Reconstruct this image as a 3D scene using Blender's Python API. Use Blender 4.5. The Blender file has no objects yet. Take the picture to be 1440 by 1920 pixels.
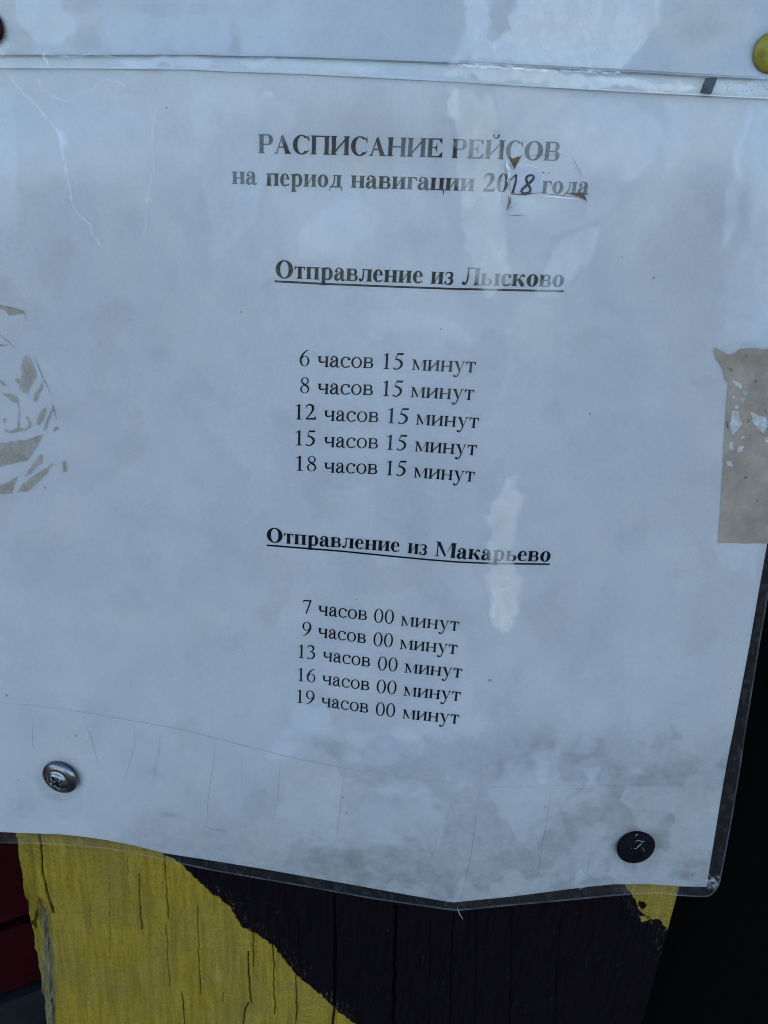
import bpy, math, random
import numpy as np
from mathutils import Vector, Matrix
from mathutils.geometry import tessellate_polygon

random.seed(7); rng = np.random.default_rng(7)
scene = bpy.context.scene
col = scene.collection

# ------------------------------------------------------------------ camera
# The board's front is the plane Y = 0, facing -Y; Z is up.  Photo pixels (1440 x 1920) are turned into
# points of real surfaces with px2w().
FPX, CX, CY = 1493.0, 720.0, 960.0
down = np.array([487 - CX, 4574 - CY, FPX]); down /= np.linalg.norm(down)
zc = -0.03
a_ = math.atan2(-(down[2] * zc) * 0 + -down[0], down[1])
xr_ = np.array([math.cos(a_), math.sin(a_), 0.0])
xr_ = xr_ + np.array([0, 0, zc]); xr_ -= down * xr_.dot(down); xr_ /= np.linalg.norm(xr_)
up_ = -down
in_ = np.cross(up_, xr_)
if in_[2] < 0: in_ = -in_
# rows: world axes seen from the camera (x right, y down, z forward)
Rwc = np.array([xr_, in_, up_])            # world = Rwc @ cam_dir
cam_right = Rwc @ np.array([1, 0, 0]); cam_up = Rwc @ np.array([0, -1, 0]); cam_fwd = Rwc @ np.array([0, 0, 1])
D0 = 0.212
P0 = np.array([0.0, 0.0, 1.30])
CAM = P0 - D0 * cam_fwd
cd = bpy.data.cameras.new('camera'); cam = bpy.data.objects.new('camera', cd); col.objects.link(cam)
cd.sensor_fit = 'VERTICAL'; cd.sensor_height = 24; cd.sensor_width = 18
cd.lens = FPX / 1920 * 24; cd.clip_start = 0.005; cd.clip_end = 500
m = Matrix.Identity(4)
for i in range(3):
    m[i][0] = cam_right[i]; m[i][1] = cam_up[i]; m[i][2] = -cam_fwd[i]; m[i][3] = CAM[i]
cam.matrix_world = m
scene.camera = cam

# ------------------------------------------------------------------ light
SUN_EL, SUN_AZ = math.radians(38), math.radians(20)      # the sun stands behind the board: its front is in shade
w = bpy.data.worlds.new("World"); scene.world = w; w.use_nodes = True
nt = w.node_tree; bg = nt.nodes['Background']
sky = nt.nodes.new('ShaderNodeTexSky'); sky.sky_type = 'NISHITA'; sky.sun_disc = False
sky.sun_elevation = SUN_EL; sky.sun_rotation = SUN_AZ; sky.air_density = 1.0; sky.dust_density = 0.3; sky.ozone_density = 3.5
nt.links.new(sky.outputs[0], bg.inputs[0]); bg.inputs[1].default_value = 0.12
ld = bpy.data.lights.new('sun', 'SUN'); ld.energy = 2.6; ld.angle = math.radians(0.5); ld.color = (1, .95, .87)
lo = bpy.data.objects.new('sun', ld); col.objects.link(lo)
to_sun = Vector((math.sin(SUN_AZ) * math.cos(SUN_EL), math.cos(SUN_AZ) * math.cos(SUN_EL), math.sin(SUN_EL)))
lo.rotation_euler = to_sun.to_track_quat('Z', 'Y').to_euler()
lo.location = (0, 0, 5)
scene.view_settings.view_transform = 'Standard'; scene.view_settings.look = 'None'
scene.view_settings.exposure = 2.36; scene.view_settings.gamma = 1
scene.cycles.transparent_max_bounces = 16; scene.cycles.filter_width = 1.05

# ------------------------------------------------------------------ helpers
def px2w(px, py, h):
    """points of the surface that stands h metres in front of the board (h may be an array)"""
    px = np.asarray(px, float); py = np.asarray(py, float)
    d = np.stack([(px - CX) / FPX, (py - CY) / FPX, np.ones_like(px)], -1) @ Rwc.T
    t = (-np.asarray(h) - CAM[1]) / d[..., 1]
    return CAM + d * t[..., None]

def smooth(a, b, x):
    t = np.clip((x - a) / (b - a), 0, 1); return t * t * (3 - 2 * t)

def _hash(ix, iy, s):
    v = np.sin(ix * 127.1 + iy * 311.7 + s * 74.7) * 43758.5453
    return v - np.floor(v)
def vnoise(x, y, s=0):
    ix, iy = np.floor(x), np.floor(y); fx, fy = x - ix, y - iy
    fx = fx * fx * (3 - 2 * fx); fy = fy * fy * (3 - 2 * fy)
    a = _hash(ix, iy, s); b = _hash(ix + 1, iy, s); c = _hash(ix, iy + 1, s); d = _hash(ix + 1, iy + 1, s)
    return (a * (1 - fx) + b * fx) * (1 - fy) + (c * (1 - fx) + d * fx) * fy
def fbm(x, y, s=0, o=4):
    r = 0; amp = .5; tot = 0
    for k in range(o):
        r = r + amp * vnoise(x * 2 ** k, y * 2 ** k, s + k * 13); tot += amp; amp *= .5
    return r / tot                                            # 0..1

def sdf(poly, x, y):
    """signed distance to a polygon, positive inside"""
    P = np.array(poly, float); n = len(P)
    d = np.full(x.shape, 1e9); inside = np.zeros(x.shape, bool)
    for i in range(n):
        ax, ay = P[i]; bx, by = P[(i + 1) % n]
        ex, ey = bx - ax, by - ay; L = ex * ex + ey * ey + 1e-9
        t = np.clip(((x - ax) * ex + (y - ay) * ey) / L, 0, 1)
        d = np.minimum(d, np.hypot(x - ax - t * ex, y - ay - t * ey))
        c = ((ay > y) != (by > y)) & (x < (bx - ax) * (y - ay) / (by - ay + 1e-12) + ax)
        inside ^= c
    return np.where(inside, d, -d)
def ldist(line, x, y):
    d = np.full(x.shape, 1e9)
    for (ax, ay), (bx, by) in zip(line[:-1], line[1:]):
        ex, ey = bx - ax, by - ay; L = ex * ex + ey * ey + 1e-9
        t = np.clip(((x - ax) * ex + (y - ay) * ey) / L, 0, 1)
        d = np.minimum(d, np.hypot(x - ax - t * ex, y - ay - t * ey))
    return d

def mesh_obj(name, V, F, mat, parent=None, smooth_=False, attrs=None):
    me = bpy.data.meshes.new(name)
    me.from_pydata([tuple(v) for v in V], [], F)
    if attrs:
        for k, a in attrs.items():
            at = me.attributes.new(k, 'FLOAT', 'POINT'); at.data.foreach_set('value', np.asarray(a, np.float32).ravel())
    if mat: me.materials.append(mat)
    if smooth_: me.polygons.foreach_set('use_smooth', [True] * len(me.polygons))
    me.update()
    o = bpy.data.objects.new(name, me); col.objects.link(o)
    if parent: o.parent = parent; o.matrix_parent_inverse = parent.matrix_world.inverted()
    return o
def grid_faces(nr, nc):
    i = np.arange(nr - 1)[:, None] * nc + np.arange(nc - 1)[None, :]
    i = i.ravel()
    return np.stack([i, i + nc, i + nc + 1, i + 1], 1).tolist()
def thing(name, loc, label, cat, group=None):
    o = bpy.data.objects.new(name, None); col.objects.link(o); o.location = loc; o.empty_display_size = .02
    o['label'] = label; o['category'] = cat
    if group: o['group'] = group
    bpy.context.view_layer.update()
    return o

# ------------------------------------------------------------------ materials
def mat(name):
    m = bpy.data.materials.new(name); m.use_nodes = True
    return m, m.node_tree, m.node_tree.nodes['Principled BSDF']
def N(nt, t, **k):
    n = nt.nodes.new(t)
    for a, b in k.items(): setattr(n, a, b)
    return n
def noise(nt, scale, detail=4, rough=.55, vec=None, stretch=None):
    n = N(nt, 'ShaderNodeTexNoise'); n.inputs['Scale'].default_value = scale
    n.inputs['Detail'].default_value = detail; n.inputs['Roughness'].default_value = rough
    tc = N(nt, 'ShaderNodeTexCoord')
    g = N(nt, 'ShaderNodeNewGeometry')
    src = g.outputs['Position']
    if stretch:
        mp = N(nt, 'ShaderNodeMapping'); mp.inputs['Scale'].default_value = stretch
        nt.links.new(src, mp.inputs[0]); src = mp.outputs[0]
    nt.links.new(src, n.inputs['Vector'])
    return n.outputs['Fac']
def ramp(nt, fac, stops):
    r = N(nt, 'ShaderNodeValToRGB'); nt.links.new(fac, r.inputs[0])
    e = r.color_ramp.elements
    while len(e) < len(stops): e.new(.5)
    for q, (p, c) in zip(e, stops):
        q.position = p; q.color = (c, c, c, 1) if np.isscalar(c) else (*c, 1)
    return r.outputs[0]
def mixc(nt, fac, a, b, mode='MIX'):
    n = N(nt, 'ShaderNodeMix', data_type='RGBA', blend_type=mode)
    for inp, v in ((0, fac), (6, a), (7, b)):
        if hasattr(v, 'is_linked') or isinstance(v, bpy.types.NodeSocket): nt.links.new(v, n.inputs[inp])
        else: n.inputs[inp].default_value = v if inp == 0 else (*v, 1)
    return n.outputs[2]
def attr(nt, name):
    n = N(nt, 'ShaderNodeAttribute', attribute_name=name); return n.outputs['Fac']
def math_(nt, op, a, b=None, clamp=False):
    n = N(nt, 'ShaderNodeMath', operation=op); n.use_clamp = clamp
    for i, v in enumerate((a, b)):
        if v is None: continue
        if isinstance(v, bpy.types.NodeSocket): nt.links.new(v, n.inputs[i])
        else: n.inputs[i].default_value = v
    return n.outputs[0]
def bump(nt, b, h, strength, dist):
    n = N(nt, 'ShaderNodeBump'); n.inputs['Strength'].default_value = strength; n.inputs['Distance'].default_value = dist
    nt.links.new(h, n.inputs['Height']); nt.links.new(n.outputs[0], b.inputs['Normal']); return n

PAPER_C = (.60, .575, .55)
def make_paper():
    m, nt, b = mat('office_paper')
    c = mixc(nt, ramp(nt, noise(nt, 60, 5), [(.3, 0.0), (.75, 1.0)]), (.515, .490, .498), (.585, .545, .535))
    fine = ramp(nt, noise(nt, 1500, 3), [(.35, .94), (.65, 1.0)])
    c = mixc(nt, 1.0, c, fine, 'MULTIPLY')
    g = math_(nt, 'MULTIPLY', attr(nt, 'grime_shade'), ramp(nt, noise(nt, 260, 5, .7), [(.25, .45), (.7, 1.0)]), True)
    c = mixc(nt, g, c, (.17, .165, .15))
    nt.links.new(c, b.inputs['Base Color']); b.inputs['Roughness'].default_value = .85
    b.inputs['Specular IOR Level'].default_value = .2
    return m
M_PAPER = make_paper()

def make_film():
    m, nt, b = mat('laminating_film'); nt.nodes.remove(b)
    out = nt.nodes['Material Output']
    tr = N(nt, 'ShaderNodeBsdfTransparent'); tr.inputs[0].default_value = (.97, .98, .98, 1)
    df = N(nt, 'ShaderNodeBsdfDiffuse')
    hz = attr(nt, 'haze_sheen')
    n1 = ramp(nt, noise(nt, 320, 4, .55), [(.25, .88), (.75, 1.10)])
    n2 = ramp(nt, noise(nt, 90, 4, .6), [(.3, .8), (.7, 1.2)])
    op = math_(nt, 'MULTIPLY', math_(nt, 'MULTIPLY', hz, n1), n2, True)
    cc = mixc(nt, attr(nt, 'warm'), (.80, .82, .84), (.95, .83, .70))
    nt.links.new(cc, df.inputs[0])
    mx = N(nt, 'ShaderNodeMixShader'); nt.links.new(op, mx.inputs[0]); nt.links.new(tr.outputs[0], mx.inputs[1]); nt.links.new(df.outputs[0], mx.inputs[2])
    gl = N(nt, 'ShaderNodeBsdfGlossy')
    rg = ramp(nt, noise(nt, 300, 4), [(.3, .16), (.7, .30)])
    nt.links.new(rg, gl.inputs['Roughness'])
    fr = N(nt, 'ShaderNodeFresnel'); fr.inputs['IOR'].default_value = 1.43
    bp = N(nt, 'ShaderNodeBump'); bp.inputs['Strength'].default_value = 1.0; bp.inputs['Distance'].default_value = .0028
    hh = math_(nt, 'ADD', noise(nt, 38, 3, .45, stretch=(1, 1, .45)), math_(nt, 'MULTIPLY', noise(nt, 260, 2), .012))
    nt.links.new(hh, bp.inputs['Height'])
    nt.links.new(bp.outputs[0], gl.inputs['Normal']); nt.links.new(bp.outputs[0], fr.inputs['Normal'])
    m2 = N(nt, 'ShaderNodeMixShader'); nt.links.new(fr.outputs[0], m2.inputs[0]); nt.links.new(mx.outputs[0], m2.inputs[1]); nt.links.new(gl.outputs[0], m2.inputs[2])
    nt.links.new(m2.outputs[0], out.inputs[0])
    return m
M_FILM = make_film()

def flat(name, c, rough=.6, c2=None, scale=300, spec=.3, alpha=None, metal=0):
    m, nt, b = mat(name)
    if c2:
        cc = mixc(nt, ramp(nt, noise(nt, scale, 5, .6), [(.35, 0.0), (.65, 1.0)]), c, c2)
        nt.links.new(cc, b.inputs['Base Color'])
    else: b.inputs['Base Color'].default_value = (*c, 1)
    b.inputs['Roughness'].default_value = rough; b.inputs['Specular IOR Level'].default_value = spec
    b.inputs['Metallic'].default_value = metal
    if alpha is not None: b.inputs['Alpha'].default_value = alpha
    return m
M_INK = flat('toner_ink', (.0015, .002, .005), .6, (.008, .009, .014), 700, 0)
M_PENCIL = flat('crease_line', (.16, .16, .16), .9, alpha=.36)
M_SPECK = flat('dirt_speck', (.05, .05, .05), .9)
def alpha_noise(m, scale, lo, hi):
    nt = m.node_tree; nt.links.new(ramp(nt, noise(nt, scale, 6, .75), [(.32, lo), (.6, hi)]), nt.nodes['Principled BSDF'].inputs['Alpha']); return m
M_TAPE = flat('brown_paper_tape', (.20, .148, .105), .85, (.30, .228, .168), 120)
M_RESIDUE = flat('glue_residue', (.25, .185, .13), .85, (.36, .29, .22), 260)
alpha_noise(M_RESIDUE, 900, .15, .85); alpha_noise(M_TAPE, 500, .86, 1.0)
M_SCUFF = flat('tape_scuff_white', (.43, .41, .395), .85, (.27, .235, .20), 600)
M_RUST = flat('brown_tear', (.055, .024, .012), .8, (.14, .085, .055), 700)
M_PATCH = flat('correction_patch_paper', (.50, .49, .54), .7, (.58, .55, .57), 250, alpha=.5)
M_PEN = flat('ballpoint_ink', (.03, .028, .03), .6, (.10, .085, .08), 700, 0, alpha=.88)

# ------------------------------------------------------------------ surfaces of the sheets (height above the board)
SCREWS = {'silver': (112, 1459), 'black': (1193, 1590), 'yellow': (1450, 97), 'red': (-26, 50)}
def h_main(x, y):
    x = np.asarray(x, float); y = np.asarray(y, float)
    k = smooth(1150, 1720, y)
    h = .0016 + .0085 * k * np.exp(-np.sqrt((x - 852) ** 2 + 400) / 300.)
    h = h + .0009 * np.sin(x / 210. + 1.2) * np.sin(y / 260. + .6) * smooth(150, 350, y)
    h = h + .0015 * np.exp(-((x - 720) / 420.) ** 2 - ((y - 960) / 380.) ** 2)
    h = h + .0022 * smooth(1500, 1640, y) * np.exp(-((x - 40) / 150.) ** 2) * 0.3
    h = h + .0035 * smooth(1220, 1420, x) * smooth(1700, 1000, y)
    for sx, sy in (SCREWS['silver'], SCREWS['black']):
        g = np.exp(-((x - sx) ** 2 + (y - sy) ** 2) / (2 * 75. ** 2)); h = h * (1 - .8 * g) + .0004 * g
    return h
def h_up(x, y):
    x = np.asarray(x, float); y = np.asarray(y, float)
    return h_main(x, np.full_like(y, 180.)) + .0013 + .0006 * np.sin(x / 190. + 2) * smooth(200, 0, y) + .0006 * smooth(60, 180, y)
OFF_INK, OFF_FILM, OFF_TOP = .00012, .00030, .00040

yb_pts = np.array([(-120, 1556), (0, 1560), (45, 1562), (110, 1564), (150, 1568), (200, 1575), (250, 1585), (310, 1600), (400, 1614), (480, 1627), (560, 1641), (650, 1657), (760, 1677), (835, 1690), (852, 1692), (870, 1690), (960, 1681), (1060, 1668), (1110, 1662), (1150, 1658), (1220, 1658), (1280, 1662), (1330, 1663), (1500, 1664)])
fb_pts = np.array([(-120, 1578), (0, 1581), (70, 1582), (150, 1587), (200, 1592), (260, 1602), (320, 1616), (400, 1633), (480, 1647), (590, 1666), (700, 1686), (830, 1705), (856, 1708), (880, 1706), (960, 1698), (1060, 1689), (1150, 1680), (1230, 1675), (1275, 1680), (1310, 1682), (1500, 1684)])
xr_pts = np.array([(0, 1590), (600, 1510), (1005, 1441), (1100, 1424), (1200, 1407), (1280, 1392), (1370, 1375), (1420, 1365), (1500, 1351), (1580, 1338), (1660, 1325), (1760, 1310)])
fr_pts = np.array([(0, 1610), (600, 1530), (1005, 1462), (1120, 1440), (1200, 1426), (1280, 1413), (1380, 1397), (1430, 1390), (1480, 1382), (1540, 1372), (1600, 1361), (1650, 1351), (1760, 1334)])
def f_of(p): return lambda x: np.interp(x, p[:, 0], p[:, 1])
YB, FB, XR, FR = f_of(yb_pts), f_of(fb_pts), f_of(xr_pts), f_of(fr_pts)

def warp_grid(us, vs, xl, xr, yt, yb):
    U, V = np.meshgrid(us, vs)
    X = xl + (1440 - xl) * U; Y = 60 + 1600 * V
    for _ in range(14):
        X = xl + (xr(Y) - xl) * U
        Y = yt(X) + (yb(X) - yt(X)) * V
    return X, Y
def axis(n, lo=(), hi=()):
    return np.array(sorted(set(np.round(np.concatenate([np.linspace(0, 1, n), lo, [1 - q for q in hi]]), 6))))

def ribbon(line, width, h_fn, off, taper=False, sub=14):
    """a narrow strip along a pixel polyline laid on a sheet"""
    pts = []
    for (ax, ay), (bx, by) in zip(line[:-1], line[1:]):
        n = max(1, int(math.hypot(bx - ax, by - ay) / sub))
        for k in range(n): pts.append((ax + (bx - ax) * k / n, ay + (by - ay) * k / n))
    pts.append(line[-1]); P = np.array(pts, float)
    T = np.gradient(P, axis=0); T /= (np.linalg.norm(T, axis=1)[:, None] + 1e-9)
    Nn = np.stack([-T[:, 1], T[:, 0]], 1)
    wd = np.interp(np.linspace(0, 1, len(P)), np.linspace(0, 1, len(np.atleast_1d(width))), np.atleast_1d(width))
    if taper: wd = wd * (.25 + .75 * np.sin(np.linspace(.05, math.pi - .05, len(P))))
    A = P + Nn * wd[:, None] / 2; B = P - Nn * wd[:, None] / 2
    Q = np.stack([A, B], 1).reshape(-1, 2)
    V = px2w(Q[:, 0], Q[:, 1], h_fn(Q[:, 0], Q[:, 1]) + off)
    F = [(2 * i, 2 * i + 1, 2 * i + 3, 2 * i + 2) for i in range(len(P) - 1)]
    return V.tolist(), F
def merge(parts):
    V, F = [], []
    for v, f in parts:
        b = len(V); V += list(v); F += [tuple(i + b for i in q) for q in f]
    return V, F
def rough_poly(poly, amp=1.0, step=5, seed=0):
    r = random.Random(seed); out = []
    n = len(poly)
    for i in range(n):
        ax, ay = poly[i]; bx, by = poly[(i + 1) % n]
        k = max(1, int(math.hypot(bx - ax, by - ay) / step))
        for j in range(k):
            t = j / k; out.append((ax + (bx - ax) * t + r.uniform(-amp, amp), ay + (by - ay) * t + r.uniform(-amp, amp)))
    return out
def patch(polys, h_fn, off):
    """flat scrap with holes: polys[0] outline, others holes, in pixels of the photograph"""
    pts = [p for q in polys for p in q]
    tri = [tuple(t) for t in tessellate_polygon([[Vector((x, y, 0)) for x, y in q] for q in polys])]
    for _ in range(7):                                        # split long edges so that the scrap follows the bent sheet
        mid, new, changed = {}, [], False
        def m_(a, b):
            k = (min(a, b), max(a, b))
            if math.hypot(pts[a][0] - pts[b][0], pts[a][1] - pts[b][1]) < 26: return None
            if k not in mid: mid[k] = len(pts); pts.append(((pts[a][0] + pts[b][0]) / 2, (pts[a][1] + pts[b][1]) / 2))
            return mid[k]
        for a, b, c in tri:
            e = [m_(a, b), m_(b, c), m_(c, a)]; k = sum(q is not None for q in e)
            if k == 0: new.append((a, b, c)); continue
            changed = True; v = [a, b, c]
            if k == 3: new += [(a, e[0], e[2]), (e[0], b, e[1]), (e[2], e[1], c), (e[0], e[1], e[2])]
            elif k == 1:
                i = [j for j in range(3) if e[j] is not None][0]; p, q, o = v[i], v[(i + 1) % 3], v[(i + 2) % 3]; new += [(p, e[i], o), (e[i], q, o)]
            else:
                i = [j for j in range(3) if e[j] is None][0]; p, q, o = v[i], v[(i + 1) % 3], v[(i + 2) % 3]; e1, e2 = e[(i + 1) % 3], e[(i + 2) % 3]
                new += [(p, q, e1), (p, e1, e2), (e2, e1, o)]
        tri = new
        if not changed: break
    P = np.array(pts); V = px2w(P[:, 0], P[:, 1], h_fn(P[:, 0], P[:, 1]) + off)
    return V.tolist(), [tuple(t) for t in tri]

# ------------------------------------------------------------------ lettering: an own serif alphabet drawn with strips
class G:
    def __init__(s, bold):
        s.b = bold
        s.P = []                                    # strips: (A points, B points)
        if bold: s.S, s.s, s.t, s.X, s.C, s.e, s.k = 160, 148, 42, 461, 668, 42, 24
        else:    s.S, s.s, s.t, s.X, s.C, s.e, s.k = 110, 92, 42, 450, 662, 40, 22
    def strip(s, A, B): s.P.append((list(A), list(B)))
    def rect(s, x0, x1, y0, y1): s.strip([(x0, y0), (x0, y1)], [(x1, y0), (x1, y1)])
    def quad(s, a, b, c, d): s.strip([a, d], [b, c])
    def serif(s, x0, x1, y, up, e=None, le=None, re=None):
        """slab serif at y; up=+1: at the foot, -1: at the head"""
        e = s.e if e is None else e; le = e if le is None else le; re = e if re is None else re
        k = s.k * up; s.rect(x0 - le, x1 + re, min(y, y + k), max(y, y + k))
        b = 30 * up
        if le: s.strip([(x0 - le * .75, y + k), (x0, y + k + b)], [(x0, y + k), (x0 + 2, y + k)])
        if re: s.strip([(x1 + re * .75, y + k), (x1, y + k + b)], [(x1, y + k), (x1 - 2, y + k)])
    def stem(s, x0, x1, y0, y1, top=True, bot=True, **kw):
        s.rect(x0, x1, y0, y1)
        if bot: s.serif(x0, x1, y0, 1, **kw)
        if top: s.serif(x0, x1, y1, -1, **kw)
    def ell(s, cx, cy, rx, ry, n=14):
        a = [2 * math.pi * i / n for i in range(n + 1)]
        s.strip([(cx + rx * math.cos(q), cy + ry * math.sin(q)) for q in a], [(cx, cy)] * (n + 1))
    def arc(s, cx, cy, rx, ry, wx, wy, a0=0, a1=360, n=None):
        n = n or max(6, int(abs(a1 - a0) / 12))
        A, B = [], []
        for i in range(n + 1):
            q = math.radians(a0 + (a1 - a0) * i / n)
            A.append((cx + rx * math.cos(q), cy + ry * math.sin(q))); B.append((cx + (rx - wx) * math.cos(q), cy + (ry - wy) * math.sin(q)))
        s.strip(A, B)
    def dbowl(s, x0, xr, y0, y1, wr, t):
        ry = (y1 - y0) / 2; rx = min(ry * 1.0, (xr - x0) * .62); xm = xr - rx; cy = (y0 + y1) / 2
        A, B = [(x0, y1)], [(x0, y1 - t)]
        for i in range(13):
            q = math.radians(90 - 15 * i)
            A.append((xm + rx * math.cos(q), cy + ry * math.sin(q))); B.append((xm + max(6, rx - wr) * math.cos(q), cy + (ry - t) * math.sin(q)))
        A.append((x0, y0)); B.append((x0, y0 + t)); s.strip(A, B)
    def pen(s, pts, n=7):
        """smooth brush stroke through (x, y, width)"""
        P = [pts[0]] + list(pts) + [pts[-1]]; Q = []
        for i in range(1, len(P) - 2):
            for j in range(n):
                t = j / n; r = []
                for c in range(3):
                    p0, p1, p2, p3 = P[i - 1][c], P[i][c], P[i + 1][c], P[i + 2][c]
                    r.append(.5 * (2 * p1 + (p2 - p0) * t + (2 * p0 - 5 * p1 + 4 * p2 - p3) * t * t + (3 * p1 - p0 - 3 * p2 + p3) * t ** 3))
                Q.append(r)
        Q.append(list(pts[-1])); A, B = [], []
        for i, (x, y, wd) in enumerate(Q):
            x0, y0, _ = Q[max(0, i - 1)]; x1, y1, _ = Q[min(len(Q) - 1, i + 1)]
            L = math.hypot(x1 - x0, y1 - y0) + 1e-9; nx, ny = -(y1 - y0) / L, (x1 - x0) / L
            A.append((x + nx * wd / 2, y + ny * wd / 2)); B.append((x - nx * wd / 2, y - ny * wd / 2))
        s.strip(A, B)

def glyph(ch, bold):
    g = G(bold); s, S, t, X, C, e = g.s, g.S, g.t, g.X, g.C, g.e
    b = bold
    L = 58                                                     # left stem position
    def two(wd, y1, st, **k):
        a0, a1 = L, L + st; b1 = wd - L; b0 = b1 - st
        g.stem(a0, a1, 0, y1, **k); g.stem(b0, b1, 0, y1, **k); return a0, a1, b0, b1
    # ---- capitals
    if ch == 'Р':
        wd = 610; g.stem(L, L + S, 0, C); g.dbowl(L + S - 8, wd - 25, C - 372, C, S * .98, t)
    elif ch == 'А':
        wd = 722; th = S * 1.12
        g.quad((365, C + 14), (350 - t, C - 60), (95, 10), (95 + t * 1.3, 10))
        g.quad((365, C + 14), (350 - 2 * t, C - 90), (540 - th * .35, 0), (540 + th * .68, 0))
        g.rect(190, 470, 205, 205 + t + 4)
        g.serif(95, 125, 0, 1, e=72); g.serif(540 - th * .3, 540 + th * .62, 0, 1, e=50)
    elif ch == 'С':
        wd = 722; cx, cy = 380, C / 2
        g.arc(cx, cy, 345, C / 2 + 16, S * 1.12, t, 48, 318)
        g.pen([(cx + 205, cy + C / 2 - 45, t), (cx + 262, cy + 200, t * 1.3), (cx + 290, cy + 110, 10)])
        g.quad((cx + 262, C + 12), (cx + 284, C + 12), (cx + 292, C - 230), (cx + 272, C - 230))
        g.pen([(cx + 195, 62, t), (cx + 262, 120, t * .9), (cx + 292, 165, 18)])
    elif ch == 'О':
        wd = 778; g.arc(389, C / 2, 352, C / 2 + 16, S * 1.15, t + 2)
    elif ch in 'ПНИЙ':
        wd = 778; a0, a1, b0, b1 = two(wd, C, S)
        if ch == 'П': g.rect(a1 - 5, b0 + 5, C - t - 8, C)
        if ch == 'Н': g.rect(a1 - 5, b0 + 5, C / 2 - 16, C / 2 + 24)
        if ch in 'ИЙ': g.quad((a1 - 6, 92), (a1 - 6, 92 + 84), (b0 + 6, C - 92), (b0 + 6, C - 92 - 84))
        if ch == 'Й':
            g.pen([(280, C + 175, 50), (300, C + 105, 58), (389, C + 70, 64), (478, C + 105, 58), (498, C + 175, 50)])
            g.ell(290, C + 165, 44, 40); g.ell(488, C + 165, 44, 40)
    elif ch == 'Е':
        wd = 667; g.stem(L, L + S, 0, C, re=0); x = L + S - 6
        g.rect(x, 560, C - t, C); g.rect(x, 590, 0, t + 4); g.rect(x, 400, C / 2 - 14, C / 2 + 22)
        g.quad((565, C), (592, C), (598, C - 185), (578, C - 185)); g.quad((470, C - t + 2), (575, C - t + 2), (596, C - 185), (578, C - 180))
        g.quad((592, 0), (612, 190), (632, 190), (622, 0)); g.quad((470, t), (595, t), (630, 188), (612, 188))
        g.quad((392, 175), (414, 175), (414, C - 170), (392, C - 170)); g.quad((330, C / 2 + 4), (402, C / 2 - 110), (408, C / 2 + 4), (402, C / 2 + 118))
    elif ch == 'В':
        wd = 667; g.stem(L, L + S, 0, C, re=0); x = L + S - 8
        g.dbowl(x, 588, C / 2 + 8 - t, C, S * .92, t); g.dbowl(x, 628, 0, C / 2 + 8, S * 1.0, t)
    elif ch == 'Л':
        wd = 730; b1 = wd - 50; b0 = b1 - S; g.stem(b0, b1, 0, C); g.rect(205, b0 + 5, C - t - 2, C); g.rect(170, 260, C - 22, C)
        g.pen([(250, C - 10, t * 1.25), (246, 400, t * 1.35), (225, 170, t * 1.45), (165, 45, t * 1.5), (95, 22, 50), (60, 60, 30)]); g.ell(80, 78, 62, 58)
    elif ch == 'М':
        wd = 944; g.rect(105, 105 + t * 1.2, 0, C); g.serif(105, 105 + t, 0, 1, e=70)
        b1 = wd - 60; b0 = b1 - S; g.stem(b0, b1, 0, C, le=30)
        g.quad((60, C), (225, C), (505, 80), (450, 0)); g.quad((450, 0), (500, 120), (b0 + 40, C), (b0 - 10, C)); g.rect(30, 120, C - 24, C)
    # ---- small letters
    elif ch in 'нпицч':
        wd = 576 if b else 535; k = {}
        if ch == 'ч':
            wd = 550 if b else 505; b1 = wd - L; b0 = b1 - s; g.stem(b0, b1, 0, X)
            g.rect(L, L + s, 270, X); g.serif(L, L + s, X, -1)
            g.pen([(L + s / 2, 300, s), (L + s * .62, 235, s * .86), (L + s * 1.2, 200, t * 1.7), (b0 - 40, 214, t * 1.15), (b0 + 10, 232, t * 1.1)])
        else:
            a0, a1, b0, b1 = two(wd, X, s)
            if ch == 'н': g.rect(a1 - 4, b0 + 4, X / 2 - 20, X / 2 + 16)
            if ch == 'п': g.rect(a1 - 4, b0 + 4, X - t - 4, X)
            if ch == 'и': g.quad((a1 - 6, 62), (a1 - 6, 62 + 62), (b0 + 6, X - 62), (b0 + 6, X - 62 - 62))
            if ch == 'ц':
                g.rect(a1 - 4, b0 + 4, 0, t + 2)
                g.quad((b1 - 30, g.k + 6), (b1 + e + 4, g.k + 6), (b1 + e + 6, -60), (b1 + e - 30, -70)); g.quad((b1 + e - 34, -50), (b1 + e + 6, -50), (b1 + e - 6, -165), (b1 + e - 34, -165))
    elif ch == 'о':
        wd = 500; g.arc(250, X / 2, 224 if b else 222, X / 2 + 12, s * 1.02 if b else 86, t - 4)
    elif ch == 'с':
        wd = 444; cx = 240; g.arc(cx, X / 2, 212, X / 2 + 12, s * 1.02 if b else 84, t, 52, 312)
        g.pen([(cx + 120, X - 24, t), (cx + 160, X - 75, t * 1.3), (cx + 150, X - 115, 44)]); g.ell(cx + 128, X - 105, 54 if b else 46, 52 if b else 46)
        g.pen([(cx + 130, 36, t * 1.25), (cx + 165, 62, t * .9), (cx + 188, 104, 18)])
    elif ch == 'е':
        wd = 444; cx = 232; g.arc(cx, X / 2, 207, X / 2 + 12, s * .98 if b else 80, t, 92, 312)
        g.arc(cx, X / 2, 182, X / 2 + 12, s * .72 if b else 66, t, 6, 96); g.rect(cx - 120, cx + 182, X / 2 + 18, X / 2 + 48)
        g.pen([(cx + 128, 34, t * 1.4), (cx + 162, 62, t * .95), (cx + 186, 106, 18)])
    elif ch == 'а':
        wd = 480 if b else 444; x1 = 400 if b else 358; x0 = x1 - s
        g.rect(x0, x1, 60, X - 110)
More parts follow.
